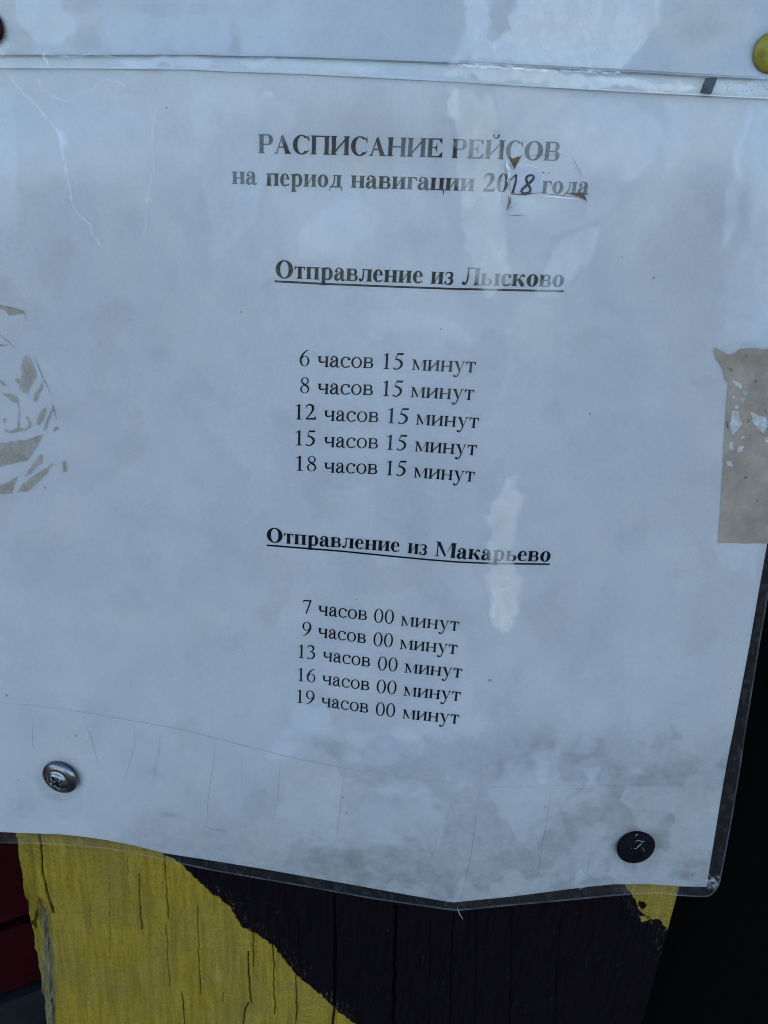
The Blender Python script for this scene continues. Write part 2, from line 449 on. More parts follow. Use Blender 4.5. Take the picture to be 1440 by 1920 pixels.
        g.pen([(75, X - 150, 30), (82, X - 80, 44), (150, X - 5, t), (230, X + 2 - t * .2, t * 1.2), (x1 - s * .62, X - 55, s * .72), (x1 - s / 2, X - 140, s)])
        g.ell(105, X - 125, 62 if b else 46, 56 if b else 44)
        g.pen([(x0 + 10, 292, t * .9), (180, 245, t * 1.5), (92 if b else 84, 165, s * .86), (90 if b else 84, 80, s * .98), (140, 22, s * .62), (215, 38, t * 1.4), (x0 + 14, 92, t * .8)])
        g.pen([(x1 - s / 2, 100, s), (x1 - s * .32, 32, s * .72), (x1 + 25, 12, 40), (x1 + 62, 38, 26), (x1 + 82, 62, 16)])
    elif ch == 'в':
        wd = 516 if b else 472; g.stem(L, L + s, 0, X, re=0); x = L + s - 8
        g.dbowl(x, wd - 62, X / 2 - 8, X, s * .9, t); g.dbowl(x, wd - 28, 0, X / 2 + 22, s * .95, t)
    elif ch in 'ьы':
        wd = 500; g.stem(L, L + s, 0, X); g.dbowl(L + s - 8, 475, 0, X / 2 + 36, s * .95, t)
        if ch == 'ы': g.stem(590, 590 + s, 0, X, e=38); wd = 780
    elif ch == 'р':
        wd = 556; g.stem(80, 80 + s, -205, X - 10, top=False)
        g.quad((22, X - 40), (80, X - 60), (80 + s, X + 6), (80 + s * .7, X + 6)); g.quad((22, X - 18), (22, X - 42), (90, X - 50), (80 + s, X + 6))
        cx = 320; g.arc(cx, X / 2, 200, X / 2 + 14, s * 1.0, t, -128, 132)
        g.pen([(80 + s - 6, X - 70, t * .8), (cx - 80, X - 12, t), (cx, X - 5, t)])
    elif ch == 'г':
        wd = 420; g.stem(L, L + s, 0, X, re=0); g.serif(L, L + s, 0, 1); g.rect(L + s - 4, 385, X - t - 2, X)
        g.quad((300, X - t + 4), (382, X), (400, X - 150), (380, X - 150))
    elif ch == 'т':
        wd = 460 if b else 437; c = wd / 2; g.stem(c - s / 2, c + s / 2, 0, X, top=False); g.rect(28, wd - 28, X - t - 2, X)
        g.quad((28, X), (90, X - t + 2), (36, X - 138), (14, X - 138)); g.quad((wd - 28, X), (wd - 90, X - t + 2), (wd - 36, X - 138), (wd - 14, X - 138))
    elif ch == 'м':
        wd = 640; g.rect(78, 78 + t, 0, X); g.serif(78, 78 + t, 0, 1, e=46)
        b1 = wd - 55; b0 = b1 - s; g.stem(b0, b1, 0, X, le=26)
        g.quad((38, X), (78 + s * .75, X), (338, 62), (302, 0)); g.quad((302, 0), (334, 84), (b0 + 30, X), (b0 - 8, X)); g.rect(20, 90, X - 22, X)
    elif ch == 'л':
        wd = 560; b1 = wd - 50; b0 = b1 - s; g.stem(b0, b1, 0, X); g.rect(150, b0 + 5, X - t, X); g.rect(125, 205, X - 22, X)
        g.pen([(196, X - 8, t * 1.3), (192, 270, t * 1.35), (178, 120, t * 1.45), (130, 30, t * 1.5), (75, 18, 44), (48, 48, 28)]); g.ell(68, 58, 52, 48)
    elif ch == 'д':
        wd = 570; b1 = wd - 78; b0 = b1 - s; g.rect(b0, b1, 20, X); g.serif(b0, b1, X, -1); g.rect(205, b0 + 4, X - t, X); g.rect(170, 240, X - 22, X)
        g.pen([(238, X - 8, t * 1.1), (226, 240, t * 1.2), (170, 90, t * 1.3), (110, 28, t * 1.3)]); g.rect(50, wd - 22, 0, t + 4)
        g.quad((46, t), (90, t), (54, -122), (30, -122)); g.quad((wd - 26, t), (wd - 84, t), (wd - 26, -122), (wd - 2, -122))
    elif ch == 'к':
        wd = 570; g.stem(L, L + s, 0, X); x = L + s - 4
        g.pen([(x, 222, 34), (250, 245, 38), (330, 330, 42), (385, X - 35, 52), (455, X - 35, 40)]); g.ell(462, X - 62, 52, 50)
        g.pen([(240, 250, 60), (320, 215, s * .8), (400, 110, s * .98), (470, 10, s * .98)]); g.rect(390, 560, 0, g.k)
    elif ch == 'з':
        wd = 430; g.pen([(58, X - 110, 22), (85, X - 35, 38), (190, X - 2, t), (300, X - 40, s * .62), (325, X - 120, s * .8), (270, X - 195, t * 1.8), (165, X / 2 + 14, t)])
        g.pen([(165, X / 2 + 14, t), (290, X / 2 - 5, t * 1.8), (340, 130, s * .88), (290, 30, s * .62), (170, 2, t), (70, 30, 48), (42, 92, 40)]); g.ell(72, 82, 46, 44)
    elif ch == 'у':
        wd = 500; g.quad((50, X), (50 + s * 1.25, X), (310, 70), (262, -8)); g.serif(60, 60 + s, X, -1, e=42)
        g.quad((262, -8), (300, 70), (430, X), (395, X)); g.serif(392, 430, X, -1, e=44)
        g.pen([(283, 34, 42), (228, -100, 42), (180, -182, 44), (110, -205, 54), (70, -170, 50)]); g.ell(78, -168, 50, 44)
    # ---- figures
    elif ch == '0':
        wd = 500; g.arc(250, 331, 222 if b else 218, 345, 138 if b else 84, 30)
    elif ch == '1':
        wd = 500; g.stem(205, 205 + s, 0, 640, top=False, e=78); g.quad((110, 560), (110, 585), (205 + s, 676), (205 + s, 600)); g.quad((205, 600), (205, 640), (205 + s, 676), (205 + s, 600))
    elif ch == '2':
        wd = 500; g.pen([(35, 470, 20), (70, 590, 50), (170, 655, 60), (300, 600, s * 1.05), (335, 480, s * 1.1), (270, 310, s * .75), (150, 150, 50), (45, 40, 40)])
        g.quad((30, 0), (60, 90 if b else 70), (430, 90 if b else 70), (420, 0)); g.quad((400, 0), (380, 80), (475, 165), (450, 0))
    elif ch == '3':
        wd = 500; g.pen([(45, 520, 18), (90, 615, 50), (190, 655, 60), (310, 600, s), (335, 510, s * 1.0), (270, 400, 50), (150, 340, 26)])
        g.pen([(150, 345, 26), (270, 345, 60), (370, 250, s * 1.05), (360, 120, s * .95), (250, 20, 50), (130, 5, 34), (50, 38, 60)]); g.ell(70, 45, 36, 34)
    elif ch == '5':
        wd = 500; g.quad((150, 600), (180, 676), (440, 676), (410, 590)); g.quad((150, 640), (185, 660), (130, 405), (92, 395))
        g.pen([(95, 420, 50), (220, 400, 78), (350, 300, s * 1.1), (365, 170, s * 1.05), (280, 50, 66), (160, -2, 42), (60, 35, 62)]); g.ell(62, 40, 36, 34)
    elif ch == '6':
        wd = 500; g.pen([(440, 668, 14), (320, 630, 46), (190, 510, 74), (95, 350, s * 1.02), (82, 200, s), (140, 60, 60), (240, 2, 30)])
        g.arc(262, 208, 204, 222, 82, 30, -110, 145); g.pen([(262, 1, 30), (190, 20, 36), (130, 90, 60)])
    elif ch == '7':
        wd = 500; g.quad((40, 590), (80, 662), (450, 662), (450, 590)); g.quad((20, 510), (40, 510), (110, 620), (60, 640)); g.quad((375, 620), (450, 640), (240, -8), (170, -8))
    elif ch == '8':
        wd = 500; g.arc(250, 520, 165, 156, 62, 28); g.arc(250, 165, 195, 180, 72, 28); g.pen([(120, 470, 50), (200, 390, 84), (330, 300, 90), (400, 220, 60)])
    elif ch == '9':
        wd = 500; g.pen([(60, -8, 14), (180, 32, 46), (310, 150, 74), (400, 310, s * 1.02), (418, 460, s), (360, 605, 60), (262, 664, 30)])
        g.arc(238, 455, 204, 220, 82, 30, 70, 325); g.pen([(238, 661, 30), (310, 640, 36), (370, 570, 60)])
    else: raise ValueError(ch)
    return wd, g.P

LEAN = lambda x, y: (x - 487) / (4574 - y)
def word_strips(text, bold, xs, xe, y0, y1, size, yfun=None):
    """strips of a printed word in pixels of the photograph: ink from xs to xe, baseline y0 -> y1"""
    pen_x = 0; S = []
    for ch in text:
        wd, P = glyph(ch, bold)
        for A, B in P: S.append(([(x + pen_x, y) for x, y in A], [(x + pen_x, y) for x, y in B]))
        pen_x += wd
    allx = [p[0] for A, B in S for p in A + B]; g0, g1 = min(allx), max(allx)
    out = []
    for A, B in S:
        R = []
        for side in (A, B):
            r = []
            for gx, gy in side:
                x = xs + (gx - g0) / (g1 - g0) * (xe - xs); yb = yfun(x) if yfun else y0 + (x - xs) / (xe - xs) * (y1 - y0)
                up = gy * size / 1000; r.append((x + up * LEAN(x, yb), yb - up))
            R.append(r)
        out.append(R)
    return out
def print_line(words, bold, parent, name='printed_line', label=None, mt=None):
    V, F = [], []
    k = 0
    for wdef in words:
        for A, B in word_strips(wdef[0], bold, *wdef[1:]):
            Q = np.array([p for ab in zip(A, B) for p in ab]); k += 1
            W = px2w(Q[:, 0], Q[:, 1], h_main(Q[:, 0], Q[:, 1]) + OFF_INK + (k % 23) * 1.2e-6)
            b = len(V); V += W.tolist(); F += [(b + 2 * i, b + 2 * i + 1, b + 2 * i + 3, b + 2 * i + 2) for i in range(len(A) - 1)]
    o = mesh_obj(name, V, F, mt or M_INK, parent)
    if label: o['label'] = label
    return o

# ------------------------------------------------------------------ the place: ground, walls behind
grd = mesh_obj('ground', [(-150, -200, 0), (150, -200, 0), (150, 150, 0), (-150, 150, 0)], [(0, 1, 2, 3)], flat('trodden_earth', (.028, .026, .025), .95, (.045, .042, .04), 3))
grd['kind'] = 'structure'

def box(x0, x1, y0, y1, z0, z1, nx=1, nz=1):
    V = [(x0, y0, z0), (x1, y0, z0), (x1, y1, z0), (x0, y1, z0), (x0, y0, z1), (x1, y0, z1), (x1, y1, z1), (x0, y1, z1)]
    F = [(0, 1, 5, 4), (1, 2, 6, 5), (2, 3, 7, 6), (3, 0, 4, 7), (4, 5, 6, 7), (3, 2, 1, 0)]
    return V, F
def rot_box(x0, x1, d0, d1, z0, z1, org, yaw, bev=.0015):
    """a plank in a wall plane turned by yaw about org; x along the wall, d into the wall"""
    c, s_ = math.cos(yaw), math.sin(yaw); prof = [(d1, z0), (d0 + bev, z0), (d0, z0 + bev), (d0, z1 - bev), (d0 + bev, z1), (d1, z1)]
    V = []
    n = 12
    for i in range(n + 1):
        x = x0 + (x1 - x0) * i / n
        for d, z in prof:
            d += .0006 * math.sin(x * 60 + z * 40); V.append((org[0] + x * c - d * s_, org[1] + x * s_ + d * c, z))
    F = [(i * 6 + j, i * 6 + (j + 1) % 6, (i + 1) * 6 + (j + 1) % 6, (i + 1) * 6 + j) for i in range(n) for j in range(6)]
    F += [tuple(range(5, -1, -1)), tuple(n * 6 + j for j in range(6))]
    return V, F

m_, nt_, b_ = mat('black_gloss_paint')
b_.inputs['Base Color'].default_value = (.0020, .0015, .0016, 1); b_.inputs['Roughness'].default_value = .6; b_.inputs['Specular IOR Level'].default_value = .01
bump(nt_, b_, noise(nt_, 120, 5, .6, stretch=(3, 1, .4)), .4, .001); M_BLACKWALL = m_
M_RED = flat('dark_red_paint', (.016, .0012, .0018), .6, (.023, .002, .003), 60, .03)
M_GREY = flat('dark_grey_paint', (.010, .010, .010), .8, (.014, .014, .014), 90, .04)

bp_ = thing('black_fence', (.30, .045, 0), 'black painted board fence standing behind the right edge of the yellow board', 'fence')
x_split = .03
for i, (xa, xb) in enumerate([(x_split, .118), (.1205, .235), (.2375, .36), (.3625, .48), (.4825, .60)]):
    V, F = rot_box(xa, xb, 0, .02, .05, 2.3, (0, .045, 0), 0, .002); mesh_obj('plank', V, F, M_BLACKWALL, bp_)
V, F = box(x_split, .60, .066, .09, 1.9, 2.0); mesh_obj('rail', V, F, M_BLACKWALL, bp_)
V, F = box(x_split, .60, .066, .09, .4, .5); mesh_obj('rail', V, F, M_BLACKWALL, bp_)

# dark red horizontal planks behind the left edge, running away from the viewer
yaw = math.radians(33)
org = (-.12, .05, 0)
def ray_wall(px, py):
    d = Rwc @ np.array([(px - CX) / FPX, (py - CY) / FPX, 1.]); n = np.array([-math.sin(yaw), math.cos(yaw), 0])
    t = (np.array(org) - CAM).dot(n) / d.dot(n); return CAM + t * d
z1_, z2_, z3_, z4_ = (ray_wall(0, y)[2] for y in (1736, 1768, 1886, 1892))
rw = thing('red_plank_wall', (org[0], org[1], 0), 'dark red horizontal plank wall in shade behind the left edge of the yellow board', 'wall')
ph = .075
zt = z1_
k = 0
while zt < 2.1:
    V, F = rot_box(-.30, .14, 0, .018, zt, zt + ph, org, yaw); mesh_obj('plank', V, F, M_RED, rw); zt += ph + .004
V, F = rot_box(-.30, .14, .004, .02, z3_, z2_, org, yaw); mesh_obj('plank', V, F, M_RED, rw)
V, F = rot_box(-.30, .14, .0, .03, .0, z4_, org, yaw); o = mesh_obj('base_board', V, F, M_GREY, rw); o['label'] = 'dark grey board under the red planks'
V, F = rot_box(-.30, .14, .021, .04, z4_ - .005, 2.1, org, yaw); o = mesh_obj('backing_board', V, F, M_BLACKWALL, rw)

# ------------------------------------------------------------------ the yellow board
def make_board_mat():
    m, nt, b = mat('weathered_yellow_and_black_paint')
    g1 = noise(nt, 180, 5, .6, stretch=(4, 1, .35)); g2 = noise(nt, 40, 4, .6); g3 = noise(nt, 900, 3, .6, stretch=(1.6, 1, .9))
    y = mixc(nt, ramp(nt, g1, [(.3, 0.0), (.7, 1.0)]), (.240, .145, .010), (.330, .208, .020))
    y = mixc(nt, ramp(nt, g2, [(.35, 0.0), (.7, .75)]), y, (.19, .135, .034))
    y = mixc(nt, ramp(nt, g3, [(.32, .6), (.5, 0.0)]), y, (.085, .060, .013))
    g4 = noise(nt, 700, 4, .7, stretch=(6, 1, .5)); g5 = noise(nt, 260, 3, .5, stretch=(.25, 1, 3.2))
    y = mixc(nt, ramp(nt, g4, [(.32, .7), (.40, 0.0)]), y, (.06, .042, .010))
    y = mixc(nt, ramp(nt, g5, [(.35, .22), (.5, 0.0)]), y, (.12, .095, .03))
    y = mixc(nt, ramp(nt, noise(nt, 55, 4, .6, stretch=(7, 1, .5)), [(.40, .5), (.55, 0.0)]), y, (.13, .085, .010))
    y = mixc(nt, ramp(nt, noise(nt, 75, 5, .65, stretch=(2, 1, .7)), [(.58, 0.0), (.72, .5)]), y, (.34, .245, .05))
    k = mixc(nt, ramp(nt, g1, [(.3, 0.0), (.8, 1.0)]), (.0026, .0017, .0022), (.0070, .0046, .0056))
    bl = math_(nt, 'ADD', attr(nt, 'black'), math_(nt, 'MULTIPLY', math_(nt, 'SUBTRACT', noise(nt, 500, 6, .75), .5), 1.7))
    blf = ramp(nt, bl, [(.42, 0.0), (.58, 1.0)])
    c = mixc(nt, blf, y, k)
    sc = math_(nt, 'MULTIPLY', attr(nt, 'scuff'), ramp(nt, noise(nt, 420, 6, .72, stretch=(2.4, 1, .8)), [(.54, 0.0), (.64, .8)]), True)
    c = mixc(nt, sc, c, (.075, .058, .047))
    ba = math_(nt, 'ADD', attr(nt, 'bare'), math_(nt, 'MULTIPLY', math_(nt, 'SUBTRACT', noise(nt, 600, 5, .7), .5), 1.6))
    wood = mixc(nt, ramp(nt, noise(nt, 300, 5, .6, stretch=(5, 3, .4)), [(.3, 0.0), (.7, 1.0)]), (.085, .07, .035), (.20, .17, .085))
    c = mixc(nt, ramp(nt, ba, [(.45, 0.0), (.55, 1.0)]), c, wood)
    c = mixc(nt, attr(nt, 'crack'), c, (.0022, .0015, .001))
    nt.links.new(c, b.inputs['Base Color']); b.inputs['Roughness'].default_value = .62; b.inputs['Specular IOR Level'].default_value = .025
    h = math_(nt, 'ADD', math_(nt, 'MULTIPLY', g1, .7), math_(nt, 'ADD', math_(nt, 'MULTIPLY', g3, .22), math_(nt, 'MULTIPLY', noise(nt, 420, 3, .5, stretch=(.5, 1, 2)), .3)))
    h = math_(nt, 'ADD', h, math_(nt, 'ADD', math_(nt, 'MULTIPLY', g4, .25), math_(nt, 'MULTIPLY', g5, .25)))
    bump(nt, b, h, .8, .0014)
    return m
M_BOARD = make_board_mat()

def w2px(P):
    q = (np.asarray(P) - CAM) @ Rwc; return CX + FPX * q[..., 0] / q[..., 2], CY + FPX * q[..., 1] / q[..., 2]
BL = px2w([56, 80], [1600, 1920], 0.); BR = px2w([1271, 1204], [1670, 1920], 0.)
xL = float(px2w(np.array(72.), np.array(1565.), 0.)[0]); xRt = float(BR[0][0])
zbot = float(px2w(np.array(720.), np.array(1945.), 0.)[2]); zvis = float(px2w(np.array(720.), np.array(1555.), 0.)[2])
print('board x', BL[:, 0], BR[:, 0], 'z', zbot, zvis)
XLf = float(BL[:, 0].mean()); XRf = float(BR[:, 0].mean())
cracks = [([(72, 1560), (76, 1600), (80, 1640), (86, 1668), (92, 1690), (99, 1712)], 3.4), ([(260, 1638), (262, 1690), (264, 1720), (266, 1742)], 1.7),
 ([(308, 1598), (311, 1650), (313, 1690), (317, 1722)], 2.0), ([(311, 1735), (314, 1770), (314, 1800), (319, 1850)], 1.3), ([(370, 1700), (372, 1750), (373, 1800), (376, 1862)], 1.4),
 ([(465, 1785), (466, 1820), (471, 1880)], 2.3), ([(466, 1880), (458, 1900), (456, 1925)], 2.4), ([(474, 1740), (475, 1780), (476, 1812)], 1.6), ([(511, 1772), (514, 1810), (513, 1850), (516, 1902)], 1.9),
 ([(555, 1830), (557, 1880), (555, 1925)], 2.0), ([(627, 1680), (628, 1780), (627, 1880), (624, 1925)], 4.5), ([(742, 1700), (740, 1800), (737, 1925)], 5.0), ([(238, 1610), (239, 1642)], 1.2),
 ([(340, 1860), (343, 1880), (346, 1925)], 1.8), ([(850, 1715), (846, 1810), (845, 1925)], 2.0), ([(560, 1700), (561, 1780)], 1.4), ([(126, 1640), (131, 1668)], 1.0), ([(418, 1862), (417, 1880)], 1.2),
 ([(168, 1690), (170, 1740)], .8), ([(205, 1640), (206, 1800)], .7), ([(892, 1700), (890, 1925)], 1.2), ([(960, 1700), (955, 1925)], 1.6), ([(1050, 1720), (1040, 1925)], 1.2), ([(806, 1720), (804, 1925)], 1.3)]
black_poly = [(300, 1560), (305, 1600), (330, 1612), (345, 1625), (358, 1640), (378, 1655), (402, 1678), (428, 1696), (440, 1714), (452, 1734), (480, 1750), (498, 1762), (515, 1776), (528, 1792), (545, 1815), (560, 1830), (582, 1850), (602, 1865), (622, 1886), (640, 1900), (668, 1922), (700, 2000), (1400, 2000), (1400, 1790), (1240, 1790),
 (1251, 1762), (1253, 1744), (1243, 1733), (1236, 1726), (1222, 1722), (1214, 1716), (1200, 1708), (1196, 1697), (1187, 1680), (1180, 1668), (1168, 1655), (1120, 1560)]
def build_board():
    xs = np.concatenate([np.linspace(-.0046, .0, 16)[:-1] + XLf, np.linspace(XLf, XRf, 1000)])
    zs = np.concatenate([[.95], np.linspace(zbot - .01, zvis + .004, 170), np.linspace(zvis + .008, 1.5, 40)])
    Xg, Zg = np.meshgrid(xs, zs)
    Pw = np.stack([Xg, np.zeros_like(Xg), Zg], -1); PX, PY = w2px(Pw)
    depth = np.zeros_like(Xg); crackm = np.zeros_like(Xg)
    wob = (fbm(PX / 40., PY / 9., 3, 4) - .5) * 7
    for ln, wd in cracks:
        d = ldist(ln, PX + wob * .7, PY)
        wv = wd * (.22 + .50 * fbm(PX / 60. + wd, PY / 30., 8, 3)); prof = np.exp(-(d / wv) ** 2) * (.75 + .4 * fbm(PX / 60., PY / 30., 18, 2))
        depth += prof * .0004 * wd; crackm = np.maximum(crackm, np.clip(prof * 1.15, 0, 1))
    # chipped left arris: the front rounds back, gouged where the paint has come off
    zl = np.interp(Zg, zs, np.interp(zs, [zbot, zvis], [0, 1]))
    edge = np.interp(PY, [1560, 1620, 1680, 1700, 1760, 1800, 1860, 1920], [50, 55, 56, 54, 64, 69, 74, 82])
    fr = np.interp(PY, [1560, 1690, 1720, 1800, 1920], [56, 86, 96, 102, 106])
    tt = np.clip((fr - PX) / (fr - edge + 1e-6), 0, 1.2)
    n1 = fbm(PX / 7., PY / 45., 21, 4); low = smooth(1670, 1730, PY)
    depth += tt ** 2 * .0035 + low * smooth(0, .12, tt) * (.0006 + .0034 * (n1 - .35)) 
    gou = np.exp(-((tt - .52) / .16) ** 2) * smooth(1685, 1700, PY) * (.5 + n1); depth += gou * .0022
    bare = low * smooth(.02, .15, tt) * (.35 + .75 * np.exp(-((tt - .5) / .3) ** 2) + .45 * smooth(1760, 1880, PY)) - .2 + .9 * (n1 - .5) * smooth(.02, .15, tt)
    crackm = np.maximum(crackm, low * np.clip((n1 < .30) * smooth(.1, .3, tt) * .8, 0, 1))
    depth += (fbm(PX / 60., PY / 200., 30, 3) - .5) * .0006 + (fbm(PX / 12., PY / 90., 33, 3) - .5) * .00018
    bl = sdf(black_poly, PX, PY + (fbm(PX / 7., PY / 12., 5, 3) - .5) * 9) 
    bl = np.maximum(bl, sdf([(1196, 1690), (1207, 1691), (1213, 1699), (1206, 1706), (1199, 1701)], PX, PY)); bl = np.minimum(bl, -sdf([(1198, 1716), (1219, 1722), (1213, 1726), (1203, 1729)], PX, PY) * 1.5)
    bl = np.maximum(bl, sdf([(1345, 1500), (1500, 1500), (1500, -600), (1345, -600)], PX, PY)); bl = smooth(-5, 5, bl)
    depth = depth - .00010 * bl
    # silhouette wobble of the left edge
    shift = (fbm(PY / 26., PY * 0 + 3, 40, 4) - .5) * .0016 * np.clip(tt, 0, 1)
    Xg2 = Xg + shift - np.interp(Zg, [zbot, zvis], [.0, .0])
    V = np.stack([Xg2, depth, Zg], -1).reshape(-1, 3)
    nr, nc = Xg.shape; F = [(a, d, c, b) for a, b, c, d in grid_faces(nr, nc)]
    nb = sdf(black_poly, PX, PY); scuff = smooth(30, 4, nb) * smooth(-3, 2, nb) * smooth(.42, .62, fbm(PX / 26., PY / 26., 60, 3)) + .55 * smooth(.70, .78, fbm(PX / 8., PY / 16., 61, 4)) * smooth(10, 30, nb)
    A = {'scuff': np.clip(scuff, 0, 1).ravel(), 'black': bl.ravel(), 'bare': bare.ravel(), 'crack': crackm.ravel()}
    # sides, back
    V = V.tolist(); base = len(V); th = .022
    def rim(idx):
        nonlocal V, F
        b = len(V); V += [[V[i][0], th, V[i][2]] for i in idx]
        F += [(idx[j], b + j, b + j + 1, idx[j + 1]) for j in range(len(idx) - 1)]
        for k_ in A: A[k_] = np.concatenate([A[k_], [A[k_][i] if k_ != 'crack' else 0 for i in idx]])
        return b
    left = [r * nc for r in range(nr)]; right = [r * nc + nc - 1 for r in range(nr - 1, -1, -1)]
    top = [(nr - 1) * nc + c for c in range(nc)]; bot = [c for c in range(nc - 1, -1, -1)]
    rim(left); rim(right); rim(top); rim(bot)
    b = len(V); V += [[xs[0], th, zs[0]], [xs[-1], th, zs[0]], [xs[-1], th, zs[-1]], [xs[0], th, zs[-1]]]; F.append((b, b + 1, b + 2, b + 3))
    for k_ in A: A[k_] = np.concatenate([A[k_], [0, 0, 0, 0]])
    return V, F, A
bt = thing('wooden_board', (0, .022, .95), 'cracked wooden board painted yellow with a black shape, carrying the notices', 'board')
V, F, A = build_board()
mesh_obj('board_face', V, F, M_BOARD, bt, True, A)

# ------------------------------------------------------------------ lower notice (the timetable)
mainN = thing('laminated_notice', tuple(px2w(np.array(720.), np.array(960.), .0)), 'laminated white timetable sheet printed in Russian, screwed to the yellow board', 'notice')
GR = 3.4
us = axis(int(1520 / GR)); vs = axis(int(1560 / GR))
YTm = lambda x: np.interp(x, [-200, 1700], [70, 140])
X, Y = warp_grid(us, vs, -90, XR, YTm, YB)
# ragged hairline wear of the paper outline is left to the film; dirt of the paper with some painted shade:
def grime_shade_main(x, y):
    wx = x + (fbm(x / 40., y / 40., 1) - .5) * 50; wy = y + (fbm(x / 40., y / 40., 2) - .5) * 50
    n = fbm(wx / 110., wy / 90., 4, 5)
    g = smooth(.50, .565, n) * smooth(1290, 1420, y) * smooth(450, 640, x) * .26
    g += smooth(.47, .535, fbm(wx / 70., wy / 70., 9, 4)) * smooth(1340, 1400, y) * smooth(1560, 1480, y) * smooth(940, 1050, x) * .16
    g += .16 * smooth(120, 10, YB(x) - y) * (.4 + fbm(x / 22., y / 14., 6, 4)) * smooth(200, 420, x) + .06 * smooth(130, 0, YB(x) - y)
    g += .10 * smooth(1300, 1560, y) * smooth(60, 400, x)
    g += .30 * np.exp(-((x - 42) / 30.) ** 2 - ((y - 1510) / 12.) ** 2) * fbm(x / 7., y / 6., 3) + .35 * np.exp(-((x - 318) / 16.) ** 2 - ((y - 1528 - (x - 318) * .2) / 4.) ** 2)
    g += .28 * smooth(.52, .7, fbm(x / 8., y / 4., 14)) * np.exp(-((y - 1596 - (x - 1000) * .0) / 14.) ** 2) * (np.exp(-((x - 1000) / 40.) ** 2) + .6 * np.exp(-((x - 770) / 60.) ** 2))
    for (sx, sy) in (SCREWS['silver'], SCREWS['black']):
        d = np.hypot(x - sx, (y - sy) * 1.1); g += .30 * smooth(56, 36, d) * (.6 + .6 * fbm(x / 9., y / 9., 2))  # contact shadow of the screws painted in, together with rust stain
    g += .07 * smooth(900, 1440, x) * smooth(500, 1500, y) + .15 * smooth(1180, 1640, y) * (.35 + 1.1 * fbm(wx / 45., wy / 38., 41, 5)) * smooth(-100, 350, x)  # light falloff to the lower right painted in, then bottom dirt
    g += .10 * smooth(.55, .68, fbm(wx / 60., wy / 60., 77, 4)) * smooth(200, 500, y)
    return np.clip(g, 0, 1)
P = px2w(X, Y, h_main(X, Y))
paper = mesh_obj('paper', P.reshape(-1, 3), [(a, b, c, d) for a, b, c, d in grid_faces(*X.shape)], M_PAPER, mainN, True, {'grime_shade': grime_shade_main(X, Y).ravel()})

Z = lambda ox, oy, sc, pts: [(ox + x / sc, oy + y / sc) for x, y in pts]
sheen_polys = [  # outline, strength, edge softness, warmth : reflections painted into the film as pale patches, along with lifted film
 ([(856, 178), (918, 182), (932, 215), (940, 300), (948, 420), (962, 520), (905, 560), (872, 480), (862, 380), (852, 300), (848, 240)], .24, 7, .8),
 ([(925, 165), (1060, 178), (1190, 190), (1232, 235), (1228, 300), (1180, 345), (1130, 395), (1085, 430), (1030, 450), (980, 400), (955, 330), (940, 250)], .16, 8, .5),
 ([(1012, 500), (1050, 455), (1100, 428), (1135, 420), (1120, 470), (1090, 520), (1050, 548), (1012, 560)], .22, 6, .4),
 ([(838, 160), (858, 172), (862, 205), (850, 245), (838, 215)], .32, 5, .5),
 ([(1352, 410), (1372, 330), (1388, 250), (1398, 190), (1412, 195), (1398, 290), (1380, 400), (1362, 470), (1350, 480)], .22, 6, .2),
 ([(1412, 190), (1460, 190), (1460, 650), (1352, 640), (1348, 560), (1380, 500), (1405, 380)], .17, 14, .2),
 (Z(840, 860, 4.8, [(520, 150), (600, 160), (585, 230), (690, 330), (710, 430), (620, 520), (595, 700), (560, 820), (630, 1000), (640, 1200), (610, 1400), (600, 1530), (510, 1590), (430, 1540), (350, 1430), (330, 1250), (325, 1050), (400, 900), (385, 640), (330, 500), (400, 380), (500, 300)]), .24, 6, 1.0),
 (Z(840, 860, 4.8, [(340, 1150), (600, 1150), (610, 1400), (600, 1530), (510, 1590), (430, 1540), (350, 1430)]), .32, 5, .9),
 (Z(480, 1280, 3, [(60, 430), (120, 330), (180, 230), (230, 130), (420, 150), (420, 260), (300, 330), (200, 410)]), .15, 9, .05),
 (Z(480, 1280, 3, [(680, 600), (760, 560), (900, 560), (960, 590), (880, 620), (720, 640)]), .12, 7, .1),
 (Z(960, 1280, 3, [(340, 1115), (420, 1040), (425, 1080), (385, 1110)]), .2, 4, .1),
 ([(690, 590), (760, 575), (840, 590), (900, 640), (880, 650), (800, 612), (720, 625), (690, 645)], .10, 10, .9),
 ([(930, 600), (1010, 560), (1060, 590), (1040, 660), (990, 690), (950, 650)], .10, 22, 1.0),
 ([(355, 150), (470, 160), (560, 200), (480, 420), (400, 500), (385, 340), (362, 300)], .12, 7, .1),
 ([(-40, 150), (20, 165), (38, 250), (30, 420), (-40, 560)], .16, 9, .1),
 ([(560, 420), (640, 360), (720, 400), (660, 470), (560, 480)], .12, 8, .0), ([(640, 1375), (700, 1360), (790, 1372), (800, 1420), (720, 1440), (650, 1430)], .12, 5, .1), ([(985, 1410), (1040, 1400), (1060, 1450), (1010, 1470)], .12, 4, .1), ([(1100, 1440), (1120, 1440), (1128, 1470), (1095, 1475)], .16, 3, .1), ([(1180, 1470), (1260, 1480), (1270, 1530), (1200, 1560), (1170, 1510)], .13, 6, .1), ([(740, 150), (800, 152), (812, 300), (790, 420), (745, 330)], .10, 8, .3), ([(1250, 180), (1290, 182), (1270, 300), (1240, 340)], .12, 6, .1), ([(500, 165), (515, 168), (512, 182), (498, 182)], .25, 3, .6),
 ([(1330, 1010), (1430, 1000), (1420, 1090), (1350, 1060)], .10, 12, .1),
]
